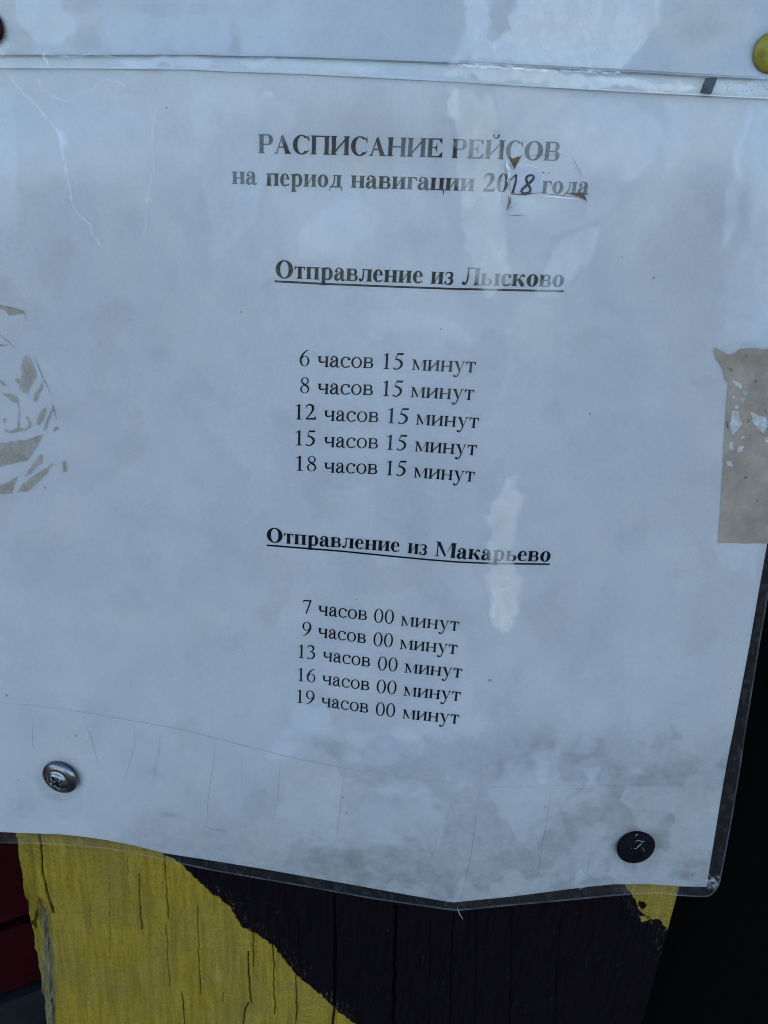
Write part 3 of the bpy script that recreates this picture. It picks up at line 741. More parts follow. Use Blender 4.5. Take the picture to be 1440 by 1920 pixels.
veins = [([(15, 140), (38, 168), (62, 192), (82, 212), (100, 236), (113, 252), (117, 280), (124, 315), (130, 355), (138, 385), (146, 402), (160, 412), (172, 425), (178, 445), (190, 463)], 1.9, .26),
 ([(72, 150), (76, 168), (92, 172), (105, 184), (124, 192), (138, 184), (152, 174), (172, 172), (180, 162), (196, 148), (205, 152)], 1.8, .22),
 ([(293, 205), (288, 235), (284, 262), (290, 305), (282, 345), (274, 385), (276, 405), (268, 450)], 1.7, .22), ([(112, 248), (122, 262), (118, 272)], 7, .25), ([(215, 150), (232, 160), (236, 130)], 2, .2),
 ([(952, 620), (960, 700), (940, 745)], 8, .07)]
def film_fields(x, y, polys, veins, base, hb):
    wx = x + (fbm(x / 34., y / 34., 51) - .5) * 34 + (fbm(x / 9., y / 9., 52) - .5) * 9
    wy = y + (fbm(x / 34., y / 34., 53) - .5) * 34 + (fbm(x / 9., y / 9., 54) - .5) * 9
    hz = base + .07 * (fbm(wx / 120., wy / 160., 61, 4) - .45)
    wm = np.full(x.shape, .15)
    for pl, st, ed, w_ in polys:
        k = smooth(-ed, ed, sdf(pl, wx, wy)); hz = np.maximum(hz, base + st * k * (.55 + .9 * fbm(wx / 16., wy / 34., 66, 4))); wm = np.maximum(wm, w_ * k)
    for ln, wd, st in veins:
        d = ldist(ln, x + (fbm(x / 6., y / 6., 71) - .5) * 8, y + (fbm(x / 6., y / 6., 72) - .5) * 8)
        hz = hz + st * np.exp(-(d / wd) ** 2) * (.5 + fbm(x / 11., y / 11., 73))
    return np.clip(hz, 0, .95), np.clip(wm, 0, 1)
# film: reaches past the paper on every side; the last narrow ring is its cut edge
w_edge = 1.9 / 1520
usf = axis(int(1540 / GR), (), (w_edge, w_edge * 2.1)); vsf = axis(int(1560 / GR), (), (w_edge, w_edge * 2.1))
Xf, Yf = warp_grid(usf, vsf, -115, FR, lambda x: YTm(x) - 25, FB)
# rounded lower right corner
cxr, cyr, rr = 1322., 1651., 31.
# corner of the film outline
mk = (Xf > cxr) & (Yf > cyr)
ex = FR(Yf) - cxr; ey = FB(Xf) - cyr
qx = np.where(mk, (Xf - cxr) / np.maximum(ex, 1), 0); qy = np.where(mk, (Yf - cyr) / np.maximum(ey, 1), 0)
mxq = np.maximum(qx, qy); nrm = np.hypot(qx, qy); sc = np.where(nrm > 0, mxq / np.maximum(nrm, 1e-6), 1)
Xf = np.where(mk, cxr + (Xf - cxr) * sc, Xf); Yf = np.where(mk, cyr + (Yf - cyr) * sc, Yf)
hz, wm = film_fields(Xf, Yf, sheen_polys, veins, .0, None)
U, Vv = np.meshgrid(usf, vsf)
edge = np.maximum(smooth(1 - w_edge * 1.6, 1 - w_edge * .9, U), smooth(1 - w_edge * 1.6, 1 - w_edge * .9, Vv))
out_ = (Yf > YB(Xf) + 1) | (Xf > XR(Yf) + 1)
hz = np.where(out_, 0.006 + .014 * smooth(.5, .75, fbm(Xf / 9., Yf / 9., 91)), hz)
hz = np.where(edge > 0, np.maximum(hz, .09 * edge * (.1 + fbm(Xf / 25., Yf / 25., 92))), hz)
corner = smooth(16, 5, np.hypot((Xf - 1336), (Yf - 1653)) + (fbm(Xf / 4., Yf / 4., 93) - .5) * 14); hz = np.maximum(hz, .30 * corner * smooth(.35, .6, fbm(Xf / 3., Yf / 3., 95)))
lift = .0003 * smooth(0, 20, Yf - YB(Xf))
P = px2w(Xf, Yf, h_main(Xf, Yf) + OFF_FILM + lift)
mesh_obj('film', P.reshape(-1, 3), [(a, b, c, d) for a, b, c, d in grid_faces(*Xf.shape)], M_FILM, mainN, True, {'haze_sheen': hz.ravel(), 'warm': wm.ravel()})

# print
lab = lambda s: s
print_line([('РАСПИСАНИЕ', 484.5, 828.8, 287, 295.3, 53.2), ('РЕЙСОВ', 846.2, 1048, 296, 301.8, 53.4)], True, paper, label='bold heading line in capitals')
print_line([('на', 435, 482.3, 344.8, 346, 50.5), ('период', 499, 641.5, 348.0, 351.8, 50.5), ('навигации', 657.3, 888.7, 352, 358.4, 50.5), ('20', 905.4, 951.5, 359.4, 360, 51.5), ('года', 1014.9, 1104, 362.3, 365, 50)], True, paper, label='bold second heading line')
bl3 = lambda x: np.interp(x, [517, 562, 708, 792, 865, 1056], [521.2, 522.8, 528.6, 531.2, 534.4, 538.4])
print_line([('Отправление', 516.6, 792, 0, 0, 49.8, bl3), ('из', 807, 849.4, 0, 0, 49.5, bl3), ('Лысково', 865.3, 1056, 0, 0, 49.2, bl3)], True, paper, label='bold underlined line heading the upper list')
bl6 = lambda x: np.interp(x, [500, 567, 657, 749, 800, 860, 939, 1031], [1016.2, 1021.5, 1028.2, 1035.2, 1041, 1047.5, 1051.5, 1053.2])
print_line([('Отправление', 500, 749, 0, 0, 40.5, bl6), ('из', 764, 800, 0, 0, 41, bl6), ('Макарьево', 815, 1031, 0, 0, 41.5, bl6)], True, paper, label='bold underlined line heading the lower list')
M = 'минут'; H = 'часов'
times = [
 [('6', 561.5, 580, 686.5, 686.5, 45.5), (H, 595, 699.4, 688, 690.6, 45), ('15', 718, 755.6, 691.9, 692.6, 45), (M, 771.9, 891, 694, 698.9, 45)],
 [('8', 562.5, 579.8, 736.9, 736.9, 43.8), (H, 595, 698.8, 738.8, 741, 43.8), ('15', 717.5, 754, 742.6, 743.4, 43.8), (M, 769.4, 888, 744.7, 750.8, 43.8)],
 [('12', 554, 592.8, 786.3, 787, 43), (H, 607, 709, 789, 791.9, 43), ('15', 726.7, 765, 793.6, 794.8, 43), (M, 779.2, 896.8, 796, 803, 43)],
 [('15', 554.5, 591, 835, 836, 42.5), (H, 607, 708.2, 838.4, 841.2, 42.5), ('15', 724.6, 762, 843.2, 844.4, 42.5), (M, 777, 893.3, 846.4, 854.2, 42.5)],
 [('18', 555.3, 592.8, 882.4, 883.6, 41.8), (H, 607, 707, 886, 889.2, 41.8), ('15', 724, 760.7, 891, 892.4, 41.8), (M, 775, 889, 895.2, 903.6, 41.8)],
 [('7', 566.8, 583.4, 1150, 1151, 38.4), (H, 596.4, 687.5, 1153, 1163, 38.8), ('00', 700.7, 737.8, 1167, 1170, 39), (M, 751, 859.8, 1173, 1183.6, 39)],
 [('9', 566.6, 583.5, 1191.3, 1192, 38.2), (H, 596, 685.4, 1194.4, 1206.4, 38.4), ('00', 699.5, 736, 1211, 1214, 38.4), (M, 749, 856.6, 1216.4, 1227, 38.4)],
 [('13', 559.7, 590.8, 1233.6, 1236.4, 38), (H, 604.9, 693.5, 1239, 1250.6, 38), ('00', 707.6, 744.6, 1256, 1259.4, 38), (M, 758, 865.4, 1261, 1271.4, 38)],
 [('16', 559, 591, 1277, 1280, 37.6), (H, 603.6, 692, 1283.2, 1295, 37.8), ('00', 705.5, 742.6, 1299.2, 1302.4, 37.8), (M, 756, 862.6, 1304.2, 1315, 37.8)],
 [('19', 557, 589.5, 1317.6, 1321, 37.4), (H, 602, 690, 1324.6, 1337, 37.6), ('00', 704, 740, 1341.6, 1344.8, 37.6), (M, 754, 859.8, 1347, 1357.6, 37.6)]]
for tl in times: print_line(tl, False, paper)
for ln, wd in (([(515, 527.4), (607, 532.2), (720, 536.8), (850, 541.6), (960, 544), (1057, 546)], 3.7), ([(500, 1022.4), (570, 1028), (641, 1033.6), (720, 1041.6), (802, 1049.4), (860, 1054), (923, 1056.6), (1031, 1058)], 3.0)):
    V, F = ribbon(ln, wd, h_main, OFF_INK + .00001); mesh_obj('underline', V, F, M_INK, paper)

# pasted correction over the year, with its handwritten figures, tears and folds
cp_poly = rough_poly([(958, 318), (972, 313), (985, 312), (1003, 316), (1013, 324), (1014, 345), (1013, 360), (985, 363), (962, 364), (956, 340)], .6, 6, 3)
V, F = patch([cp_poly], h_main, OFF_TOP + .00004); cpo = mesh_obj('correction_patch', V, F, M_PATCH, mainN)
def strokes(lst, mt, name, parent, off, h=h_main):
    parts = [ribbon(l, w_, h, off + i * 2e-6, taper=tp, sub=3) for i, (l, w_, tp) in enumerate(lst)]
    V, F = merge(parts); return mesh_obj(name, V, F, mt, parent)
st = [([(957, 338), (962, 332), (968, 327)], 2.2, False), ([(968, 327), (967, 340), (964, 352), (961, 362)], 4.2, False), ([(958, 362), (966, 362)], 2, False), 
      ([(998, 334), (999, 328), (993, 327), (986, 334), (984, 341), (990, 345), (994, 351), (991, 360), (984, 363), (980, 359), (983, 352), (990, 345), (996, 339), (999, 331)], 3.6, False)]
# the figure 8 is drawn as one smooth loop
def loop8():
    pts = []
    for i in range(49):
        a = 2 * math.pi * i / 48; x = math.sin(2 * a); y = math.cos(a)
        rr_ = 6.8 if y > 0 else 8.2
        px_, py_ = 990 + rr_ * x + y * 5.5, 345.5 - y * 17.0
        pts.append((px_, py_))
    return pts
st[3] = (loop8(), [3.8, 5.2, 4.2, 5.2, 4.0], False)
strokes(st, M_PEN, 'handwritten_digits', mainN, OFF_TOP + .00010)['label'] = 'hand drawn figures one and eight on the pasted patch'
tears = [rough_poly([(951, 294), (962, 297), (977, 293), (972, 303), (965, 318), (961, 311), (956, 300)], .7, 3, 1), rough_poly([(1086, 362), (1094, 362), (1101, 378), (1094, 373), (1084, 369)], .7, 3, 2),
         rough_poly([(1070, 362), (1086, 361), (1084, 367), (1074, 366)], .5, 3, 4)]
V, F = merge([patch([p], h_main, OFF_TOP + .00014 + i * 3e-6) for i, p in enumerate(tears)]); mesh_obj('brown_tear', V, F, M_RUST, mainN)
M_FOLD = flat('torn_fold_shade', (.10, .065, .06), .9, alpha=.62)  # tear marks, with the shadow line of the fold painted among them
strokes([([(957, 364), (975, 364.5), (998, 362.5), (1012, 361.5)], 2.0, True), ([(958, 366), (957, 378), (953, 388), (950, 398)], 2.6, True), ([(955, 392), (958, 388), (961, 390)], 1.4, True),
         ([(948, 302), (947, 318), (951, 330), (955, 345), (957, 362)], 1.6, True), ([(1012, 362), (1040, 365), (1078, 369)], 1.2, True), ([(985, 293), (1010, 291), (1040, 290), (1058, 290)], 1.0, True),
         ([(1072, 292), (1085, 318), (1094, 336)], .9, True), ([(950, 403), (965, 404), (990, 403)], 1.1, True), ([(960, 364), (985, 365), (1002, 362)], 2.2, True), ([(953, 366), (955, 380), (950, 392)], 3.0, True), ([(966, 300), (962, 312)], 2.5, True), ([(1016, 322), (1021, 325)], 2.2, False), ([(1028, 323), (1031, 325)], 1.8, False),
         ([(951, 305), (958, 310), (962, 320)], 1.6, True)], M_FOLD, 'tear_shade_line', mainN, OFF_TOP + .00012)
M_FOLDL = flat('torn_fold_light', (.75, .73, .74), .8, alpha=.8)  # pale torn paper, with the highlight of the fold painted among it
strokes([([(1013, 367), (1045, 369.5), (1085, 374)], 2.2, True), ([(949, 303), (951, 312), (956, 318)], 5, True), ([(957, 322), (952, 338), (957, 352)], 3, True), ([(976, 312), (990, 309), (1008, 315)], 1.6, True)], M_FOLDL, 'torn_edge_light', mainN, OFF_TOP + .00006)

# fine creases of the lower margin as thin grey lines
cl = [([(0, 1318), (60, 1322), (140, 1333), (250, 1352), (330, 1366), (400, 1384), (480, 1404), (560, 1424), (650, 1442), (720, 1450), (800, 1464), (860, 1470)], 1.1),
      ([(1060, 1473), (1140, 1474), (1240, 1472)], .9), ([(900, 1478), (980, 1474), (1060, 1473)], .6),
      ([(62, 1345), (61, 1400), (68, 1410)], 1.0), ([(155, 1340), (165, 1370), (178, 1410), (188, 1445)], 1.1), ([(252, 1355), (252, 1400), (240, 1440), (234, 1470)], 1.1), ([(302, 1366), (296, 1420), (284, 1480)], 1.0),
      ([(403, 1386), (400, 1430), (391, 1490), (387, 1540)], 1.1), ([(454, 1405), (453, 1480)], .7), ([(526, 1425), (520, 1500), (508, 1560)], .8), ([(646, 1444), (641, 1490), (632, 1560), (628, 1585)], 1.1),
      ([(900, 1484), (893, 1520), (884, 1600), (872, 1650), (865, 1688)], 1.2), ([(1034, 1480), (1028, 1520), (1016, 1590), (1008, 1650)], 1.0), ([(1228, 1478), (1218, 1530)], .9), ([(822, 1555), (812, 1600), (795, 1640)], .8),
      ([(380, 1548), (400, 1556), (430, 1560)], 1.2), ([(1110, 1585), (1100, 1640)], .6)]
strokes([(l, w_ * 1.0, True) for l, w_ in cl], M_PENCIL, 'crease', mainN, OFF_TOP)
sp = []
for (x, y, r) in [(1226, 521, 2.6), (1166, 482, 1.6), (312, 202, 2.2), (452, 585, 1.8), (12, 1304, 2.4), (142, 1380, 2.2), (802, 1121, 0) , (918, 1276, 3), (668, 1124, 1.5), (826, 617, 2.2), (1106, 776, 2.6), (1090, 1480, 2), (1162, 1494, 2.4), (1022, 1513, 1.6), (1298, 1641, 2), (34, 1462, 1.4), (243, 600, 1.4), (1370, 1290, 1.2), (644, 1495, 2), (650, 1525, 2.4), (912, 1435, 1.8)] + \
        [(random.uniform(0, 1400), random.uniform(200, 1600), random.uniform(.5, 1.1)) for _ in range(8)]:
    if r: sp.append(patch([rough_poly([(x + r * math.cos(a) * random.uniform(.7, 1.2), y + r * math.sin(a)) for a in np.linspace(0, 6.28, 7)[:-1]], r * .15, 50, int(x))], h_main, OFF_TOP + .00001))
V, F = merge(sp); so = mesh_obj('dirt_specks', V, F, flat('specks', (.14, .135, .13), .9, alpha=.42), mainN); so['kind'] = 'stuff'

# brown paper tape at the right, torn
zt5 = lambda p: Z(1080, 480, 3.0972, p)
holes = [[(905, 900), (945, 900), (948, 940), (965, 975), (935, 1015), (908, 1035), (890, 985), (900, 940)], [(1015, 905), (1060, 925), (1108, 940), (1112, 985), (1092, 1028), (1065, 1015), (1040, 985), (1020, 950)],
         [(905, 722), (930, 728), (966, 745), (962, 775), (935, 758), (912, 742)], [(970, 778), (996, 782), (988, 812), (966, 800)], [(958, 830), (982, 825), (975, 852), (960, 848)], [(925, 862), (945, 868), (935, 890), (922, 884)],
         [(890, 1080), (915, 1075), (910, 1125), (888, 1130)], [(932, 1135), (950, 1105), (975, 1100), (970, 1128), (942, 1145)], [(955, 1050), (985, 1045), (965, 1068)], [(875, 1190), (905, 1195), (912, 1225), (880, 1215)], [(1095, 1060), (1113, 1050), (1112, 1085), (1098, 1080)], [(900, 815), (930, 812), (918, 832)]]
outl = [(806, 528), (835, 545), (862, 560), (885, 575), (905, 572), (930, 560), (960, 540), (1040, 536), (1115, 542), (1190, 545), (1190, 1672), (1110, 1669), (1000, 1670), (900, 1667), (825, 1667), (835, 1540), (845, 1400), (853, 1250), (860, 1120), (866, 1000), (872, 900), (880, 810), (884, 738), (864, 718), (858, 690), (855, 660), (835, 630), (815, 600), (805, 565)]
V, F = patch([rough_poly(zt5(outl), .45, 9, 5)], h_main, OFF_TOP + .00002)
mesh_obj('brown_tape', V, F, M_TAPE, mainN)['label'] = 'torn strip of brown paper tape on the right side of the sheet'
V, F = merge([patch([rough_poly(zt5(h_), 1.1, 2, i)], h_main, OFF_TOP + .00008) for i, h_ in enumerate(holes)]); mesh_obj('bare_spot', V, F, M_SCUFF, mainN)
tp = [([(1035 + 0, 732), (1052, 722)], 6, False), ([(875, 960), (882, 1000)], 5, False), ([(975, 1285), (998, 1290)], 6, False), ([(1050, 1412), (1058, 1428)], 4, False), ([(895, 650), (905, 668)], 5, False), ([(1000, 945), (1003, 965)], 4, False), ([(1095, 890), (1110, 915)], 4, False), ([(990, 575), (994, 585)], 5, False)]
strokes([(zt5(l), w_ / 3, tp_) for l, w_, tp_ in tp], M_SPECK, 'tape_scratch', mainN, OFF_TOP + .00010)

# brown residue of a peeled off sticker at the left
z3 = lambda p: Z(0, 480, 3, p)
res = [[(-60, 262), (0, 275), (60, 290), (130, 312), (133, 328), (110, 326), (85, 330), (50, 337), (28, 305), (-60, 285)], [(-40, 495), (50, 500), (30, 510), (-40, 514)],
 [(140, 555), (165, 575), (185, 610), (202, 655), (190, 700), (162, 740), (152, 780), (122, 772), (108, 740), (115, 700), (125, 660), (115, 630), (125, 590)], [(240, 693), (236, 735), (216, 780), (202, 820), (182, 815), (195, 765), (215, 740)],
 [(-20, 690), (0, 697), (25, 720), (38, 738), (10, 726)], [(12, 768), (60, 778), (95, 795), (102, 825), (75, 823), (50, 807), (30, 790)], [(96, 824), (104, 826), (108, 880), (106, 972), (94, 972), (100, 880)],
 [(25, 975), (50, 990), (90, 968), (140, 970), (162, 952), (148, 915), (142, 905), (158, 905), (172, 935), (172, 962), (150, 978), (100, 992), (60, 999), (28, 993)], [(262, 835), (255, 880), (240, 930), (215, 955), (204, 950), (205, 915), (230, 870)],
 [(297, 840), (305, 872), (278, 912), (264, 960), (246, 985), (250, 950), (270, 905)], [(-60, 1055), (0, 1053), (60, 1045), (150, 1035), (200, 1015), (242, 1000), (225, 1035), (190, 1095), (155, 1152), (90, 1162), (0, 1185), (-60, 1195)],
 [(222, 1115), (242, 1120), (240, 1160), (200, 1195), (170, 1225), (133, 1246), (165, 1195), (200, 1150)], [(262, 1190), (290, 1160), (302, 1175), (280, 1195), (258, 1230), (210, 1275), (155, 1325), (93, 1329), (120, 1285), (180, 1240), (235, 1205)],
 [(-60, 1295), (0, 1290), (40, 1275), (104, 1236), (85, 1275), (62, 1335), (0, 1340), (-60, 1340)], [(350, 1155), (366, 1155), (376, 1210), (360, 1216), (350, 1190)], [(300, 965), (328, 962), (322, 978), (296, 992)], [(242, 1302), (258, 1300), (254, 1316)], [(15, 912), (32, 915), (28, 940), (14, 935)], [(85, 690), (105, 690), (108, 720), (88, 712)]]
V, F = merge([patch([rough_poly(z3(p), .95, 2.6, i)], h_main, OFF_TOP + .00002 + i * 2e-6) for i, p in enumerate(res)])
mesh_obj('sticker_residue', V, F, M_RESIDUE, mainN)['label'] = 'brown glue residue of a peeled round sticker at the left'
strokes([(z3([(-20, 434), (0, 445), (45, 480), (92, 522)]), 1.1, True), (z3([(188, 560), (215, 620), (232, 665), (240, 690), (265, 730), (283, 778)]), 1.3, True), (z3([(290, 815), (300, 850), (312, 890), (318, 925)]), 1.0, True), (z3([(-20, 268), (0, 275), (60, 290), (132, 312), (147, 355)]), 1.0, True), (z3([(296, 845), (270, 910), (250, 975)]), .9, True), (z3([(182, 520), (188, 528)]), 2, True)], flat('residue_line', (.10, .09, .11), .9, alpha=.75), 'sticker_outline', mainN, OFF_TOP + .00008)

# a loose plastic burr under the middle of the bottom edge
strokes([([(857, 1700), (861, 1712), (868, 1724)], 1.3, True)], flat('plastic_burr', (.35, .30, .24), .5), 'plastic_burr', mainN, OFF_TOP)

# ------------------------------------------------------------------ upper notice
upN = thing('laminated_notice', tuple(px2w(np.array(720.), np.array(60.), .002)), 'blank bottom strip of a second laminated sheet overlapping the top of the timetable', 'notice')
u1 = np.array([(-120, 103), (0, 103), (200, 103), (360, 103), (430, 105), (560, 107), (720, 113), (860, 118), (1000, 126), (1200, 136), (1320, 143), (1440, 149), (1600, 157)])
u2 = np.array([(-120, 127), (0, 127), (180, 128), (360, 130), (440, 134), (560, 138), (720, 146), (860, 153), (1000, 162), (1200, 173), (1320, 179), (1440, 185), (1600, 193)])
U1, U2 = f_of(u1), f_of(u2)
top = lambda x: np.interp(x, [-200, 1700], [-330, -330])
X, Y = warp_grid(axis(420), np.concatenate([np.linspace(0, .7, 12)[:-1], np.linspace(.7, 1, 44)]), -110, lambda y: y * 0 + 1620, top, U1)
def grime_shade_up(x, y):
    wx = x + (fbm(x / 30., y / 30., 1) - .5) * 30; wy = y + (fbm(x / 30., y / 30., 2) - .5) * 30
    g = .05 + 0 * x
    for pl, st_, ed in [([(105, -40), (200, -40), (185, 5), (165, 26), (135, 26), (115, 12)], .13, 6), ([(135, 84), (152, 50), (166, 43), (180, 55), (192, 90), (150, 98)], .2, 3), ([(425, 98), (432, 70), (437, 42), (443, 70), (452, 98)], .24, 3),
                        ([(-40, -40), (0, 15), (30, 45), (70, 82), (40, 100), (-40, 100)], .17, 5), ([(908, -40), (970, -40), (962, 30), (950, 60), (935, 78), (918, 55), (910, 25)], .22, 4), ([(555, -40), (563, 20), (558, 50), (576, 80), (562, 104), (580, 110), (875, 118), (880, 60), (870, -40)], .09, 6),
                        ([(1240, 60), (1290, -40), (1400, -40), (1400, 130), (1180, 132), (1205, 100)], .10, 9), ([(230, 5), (330, 8), (335, 36), (290, 30)], .08, 6)]:
        g = g + st_ * smooth(-ed, ed, sdf(pl, wx, wy))  # darker blotches added to the paper tone
    g = g + .22 * smooth(9, 0, U1(x) - y) * (.4 + fbm(x / 40., y / 9., 8))  # shadow along the lower paper edge painted into the colour
    d = np.hypot(x - 1450, y - 97); g = g + .30 * smooth(60, 38, d)  # painted contact shadow and stain around the yellow screw
    return np.clip(g, 0, 1)
P = px2w(X, Y, h_up(X, Y)); paper2 = mesh_obj('paper', P.reshape(-1, 3), grid_faces(*X.shape), M_PAPER, upN, True, {'grime_shade': grime_shade_up(X, Y).ravel()})
we2 = 2.2 / 500
X, Y = warp_grid(axis(460), np.concatenate([np.linspace(0, .7, 12)[:-1], np.linspace(.7, 1 - we2 * 2, 60), [1 - we2, 1]]), -130, lambda y: y * 0 + 1640, lambda x: top(x) - 20, U2)
hp = [([(868, -40), (915, -40), (912, 40), (925, 80), (960, 60), (975, -40), (1250, -40), (1225, 60), (1170, 128), (880, 118), (868, 90)], .26, 5, .55), ([(40, -40), (105, -40), (120, 20), (150, 30), (135, 75), (70, 82), (20, 30)], .2, 5, .0), ([(190, 30), (420, 20), (430, 60), (425, 98), (195, 96)], .10, 8, .05),  # upper film: reflections painted as pale patches
      ([(-10, 76), (10, 76), (14, 92), (-10, 96)], .25, 3, .1), ([(448, 40), (556, 10), (552, 100), (455, 98)], .06, 8, .05),
      ([(218, 113), (300, 108), (395, 109), (410, 118), (395, 127), (240, 125)], .18, 3, .1), ([(455, 112), (560, 116), (720, 124), (720, 140), (470, 132), (450, 122)], .13, 3, .4), ([(840, 130), (900, 124), (1180, 146), (1300, 160), (1300, 172), (1150, 168), (850, 148), (834, 140)], .27, 4, .9),
      ([(1340, 152), (1460, 158), (1460, 182), (1330, 177)], .16, 3, .2), ([(860, 60), (880, 60), (872, 110), (850, 130), (840, 118)], .16, 5, .4)]
hz2, wm2 = film_fields(X, Y, hp, [([(80, 100), (110, 107), (150, 104), (175, 101), (210, 106)], 1.4, .35), ([(860, 122), (1000, 131), (1160, 136)], 1.2, .5), ([(80, 100), (90, 122)], 1.6, .25), ([(925, 80), (930, 105), (940, 112)], 1.5, .25)], .03, None)
strip = (Y > U1(X))
hz2 = hz2 + np.where(strip, .06, 0); wm2 = np.maximum(wm2, np.where(strip, .35, 0))
hz2 = np.maximum(hz2, np.where(U2(X) - Y < 2.2, .16 + .4 * smooth(800, 1300, X), 0))  # glint of the cut edge painted in, stronger towards the right
P = px2w(X, Y, h_up(X, Y) + OFF_FILM); F = grid_faces(*X.shape)
V = P.reshape(-1, 3)
mesh_obj('film', V, F, M_FILM, upN, True, {'haze_sheen': np.clip(hz2, 0, .9).ravel(), 'warm': wm2.ravel()})
M_EDGE_SHADE = flat('edge_shade_dark', (.03, .025, .025), .9, alpha=.6)  # edge shadow of the upper paper, painted as a dark strip
xs_ = np.linspace(-60, 1500, 60)
strokes([([(x, U1(x) + .3) for x in xs_], 1.7, False)], M_EDGE_SHADE, 'paper_edge_shade', upN, OFF_FILM * .6, h_up)
strokes([([(x, U2(x) + 1.6) for x in xs_], 1.5, False)], flat('edge_shadow_strip', (.10, .085, .08), .9, alpha=.45), 'dirt_shade_line', upN, -.0009, h_up)  # shadow below the overlapping film, drawn as a translucent dark strip
strokes([([(x, U1(x) - 3.4) for x in np.linspace(860, 1420, 30)], 3.0, True)], flat('rusty_edge_dirt', (.20, .15, .12), .9, alpha=.35), 'dirt_shade_line', upN, OFF_FILM + .00005, h_up)
V, F = patch([rough_poly([(1323, 145), (1345, 146), (1340, 162), (1333, 177), (1312, 174), (1318, 158)], .8, 5, 8)], h_up, OFF_FILM + .00008)
mesh_obj('dark_scrap', V, F, flat('dark_scrap', (.02, .022, .024), .7, (.07, .07, .07), 600), upN)['label'] = 'small dark grey scrap stuck on the clear film margin'
sp = []
for _ in range(46):
    x, y, r = random.uniform(1350, 1440), random.uniform(154, 172), random.uniform(.6, 1.2); sp.append(patch([[(x + r * math.cos(a), y + r * math.sin(a)) for a in np.linspace(0, 6.28, 6)[:-1]]], h_up, OFF_FILM + .00004))
for _ in range(40):
    x, y, r = random.uniform(0, 1440), random.uniform(5, 125), random.uniform(.5, 1.0); sp.append(patch([[(x + r * math.cos(a), y + r * math.sin(a)) for a in np.linspace(0, 6.28, 6)[:-1]]], h_up, OFF_FILM + .00004))
V, F = merge(sp); so = mesh_obj('dirt_specks', V, F, flat('specks_up', (.09, .085, .08), .9, alpha=.55), upN); so['kind'] = 'stuff'

# ------------------------------------------------------------------ screws
def screw_head(R, prof, recess_r, recess_w, recess_d, nr=70, na=144, fill=0):
    V, F = [(0, 0, 0)], []
    rs = np.linspace(0, R, nr)[1:]
    def hgt(r): return np.interp(r / R, prof[0], prof[1]) * R
    def rec(x, y):
        c = max(0, 1 - max(0, abs(y) - recess_w * .35) / (recess_w * .3)) * max(0, min(1, (recess_r - abs(x)) / (recess_r * .22)))
        d = max(0, 1 - max(0, abs(x) - recess_w * .35) / (recess_w * .3)) * max(0, min(1, (recess_r - abs(y)) / (recess_r * .22)))
        r = math.hypot(x, y); hub = max(0, min(1, (recess_w * 1.25 - r) / (recess_w * .4)))
        return max(min(c, 1), min(d, 1), hub) * recess_d * max(.35, 1 - r / recess_r * .6)
    V = [(0, 0, float(hgt(0)) - rec(0, 0))]
    for r in rs:
        for k in range(na):
            a = 2 * math.pi * k / na; x, y = r * math.cos(a), r * math.sin(a); V.append((x, y, float(hgt(r)) - rec(x, y)))
    for k in range(na): F.append((0, 1 + k, 1 + (k + 1) % na))
    for i in range(len(rs) - 1):
        for k in range(na):
            a = 1 + i * na + k; b = 1 + i * na + (k + 1) % na; F.append((a, a + na, b + na, b))
    # rim down and underside
    base = 1 + (len(rs) - 1) * na; n0 = len(V)
    for k in range(na):
        a = 2 * math.pi * k / na; V.append((R * .985 * math.cos(a), R * .985 * math.sin(a), float(hgt(R)) - .12 * R))
    for k in range(na): F.append((base + k, n0 + k, n0 + (k + 1) % na, base + (k + 1) % na))
    F.append(tuple(n0 + k for k in range(na - 1, -1, -1)))
    return V, F
def place_screw(name, key, hfn, rpx, label, head_mat, prof, rec, tilt, spin, h_extra=.0006, shank_mat=None):
    x, y = SCREWS[key]; h = float(hfn(np.array(float(x)), np.array(float(y))))
    c = px2w(np.array(float(x)), np.array(float(y)), h + h_extra + .0006); c2 = px2w(np.array(float(x) + rpx), np.array(float(y)), h + h_extra + .0006)
    R = float(np.linalg.norm(c2 - c))
    t = thing(name, tuple(c), label, 'screw', None)
    n = Vector((tilt[0], -1, tilt[1])).normalized(); q = n.to_track_quat('Z', 'Y'); rot = q.to_matrix().to_4x4() @ Matrix.Rotation(spin, 4, 'Z')
    t.matrix_world = Matrix.Translation(Vector(c)) @ rot; bpy.context.view_layer.update()
    V, F = screw_head(R, prof, R * rec[0], R * rec[1], R * rec[2])
    o = mesh_obj('screw_head', V, F, head_mat, None, True); o.parent = t
    # threaded shank going into the board
    V, F = [], []; na = 16; nz = 120; L = .016
    for i in range(nz + 1):
        z = -.1 * R - L * i / nz
        for k in range(na):
            a = 2 * math.pi * k / na; ph_ = (z / .0016 + a / (2 * math.pi)) % 1; r = .0014 + .0005 * (1 - abs(2 * ph_ - 1)); r *= min(1, (nz - i) / 18 + .15); V.append((r * math.cos(a), r * math.sin(a), z))
    for i in range(nz):
        for k in range(na): a = i * na + k; b = i * na + (k + 1) % na; F.append((a, a + na, b + na, b))
    o2 = mesh_obj('shank', V, F, shank_mat or head_mat, None, True); o2.parent = t
    return t, o, R
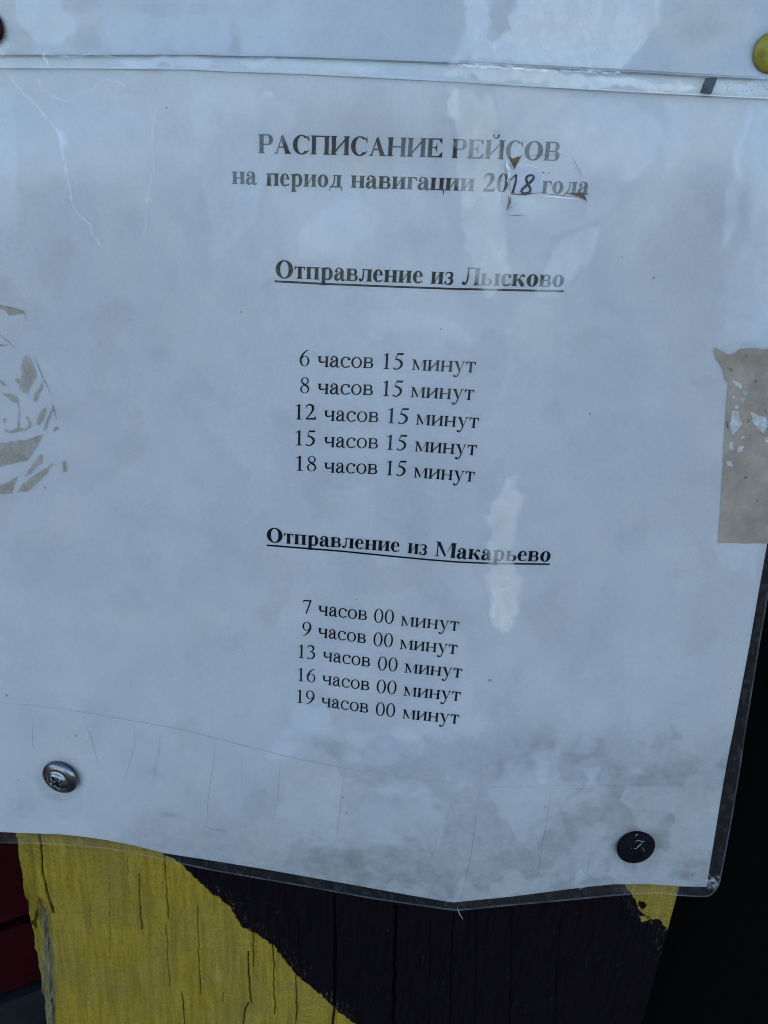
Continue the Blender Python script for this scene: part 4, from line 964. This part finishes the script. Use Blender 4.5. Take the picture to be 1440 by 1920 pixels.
# steel
m_, nt_, b_ = mat('zinc_plated_steel')
cc = mixc(nt_, ramp(nt_, noise(nt_, 500, 4), [(.35, 0.0), (.7, 1.0)]), (.13, .135, .14), (.21, .21, .205))
nt_.links.new(cc, b_.inputs['Base Color']); b_.inputs['Metallic'].default_value = 1; b_.inputs['Roughness'].default_value = .27
bump(nt_, b_, noise(nt_, 1500, 3), .15, .0002); M_STEEL = m_
M_BLKSCR = flat('black_paint_on_screw', (.003, .003, .004), .55, (.006, .006, .007), 500, .03)
M_YELSCR = flat('yellow_paint_on_screw', (.17, .125, .012), .5, (.26, .20, .035), 500, .15)
M_REDSCR = flat('dark_red_paint_on_screw', (.012, .002, .003), .5, (.02, .003, .004), 400, .1)
washer = ([0, .15, .3, .42, .50, .56, .62, .75, .9, .97, 1.0], [.42, .415, .40, .365, .31, .25, .215, .19, .12, .06, -.01])
dome = ([0, .2, .4, .6, .75, .88, .96, 1.0], [.40, .385, .35, .28, .21, .12, .05, -.01])
place_screw('silver_screw', 'silver', h_main, 34.5, 'shiny silver cross head screw with washer head, lower left of the timetable sheet', M_STEEL, washer, (.42, .16, .40), (-.15, -.05), math.radians(28))
place_screw('black_screw', 'black', h_main, 37, 'black painted screw with chipped head in the lower right corner of the timetable sheet', M_BLKSCR, dome, (.34, .09, .10), (.12, .05), math.radians(20))
place_screw('yellow_screw', 'yellow', h_up, 36, 'yellow painted round screw head at the top right, holding the overlapping upper sheet', M_YELSCR, dome, (.30, .09, .06), (0, 0), .4)
place_screw('red_screw', 'red', h_up, 31, 'dark red painted screw head cut by the left picture edge at the top', M_REDSCR, dome, (.30, .09, .06), (0, 0), .1)
# chips of bare metal and paint on the black screw
x0, y0 = SCREWS['black']
hb_ = lambda x, y: h_main(np.full_like(np.asarray(x, float), x0), np.full_like(np.asarray(y, float), y0)) + .0012 + .00205 * (1 - ((x - x0) ** 2 + ((y - y0) * 1.2) ** 2) / 37. ** 2)
bs = [o for o in bpy.data.objects if o.name == 'black_screw'][0]
zc8 = lambda p: Z(1100, 1500, 4.235, p)
bpy.context.view_layer.update()
chip = [([(385, 330), (410, 320), (440, 330), (462, 330)], 1.5), ([(440, 335), (425, 360), (400, 378)], 1.4), ([(322, 405), (345, 400), (355, 380)], 2.0), ([(330, 408), (345, 425), (335, 460), (350, 465)], 1.4), ([(445, 375), (455, 405), (465, 440), (430, 448), (400, 445)], 1.6), ([(385, 285), (408, 270)], 1.8), ([(350, 465), (385, 455)], 1.2), ([(372, 383), (395, 388), (420, 350)], 1.3)]
strokes([(rough_poly(zc8(l), .5, 2, i)[:-max(1, len(rough_poly(zc8(l), .5, 2, i)) // 2)] if False else zc8(l), w_, True) for i, (l, w_) in enumerate(chip)], flat('chipped_metal', (.30, .28, .27), .6, (.10, .09, .10), 1500), 'paint_chip', bs, .0002, hb_)
print('faces', sum(len(o.data.polygons) for o in bpy.data.objects if o.type == 'MESH'))
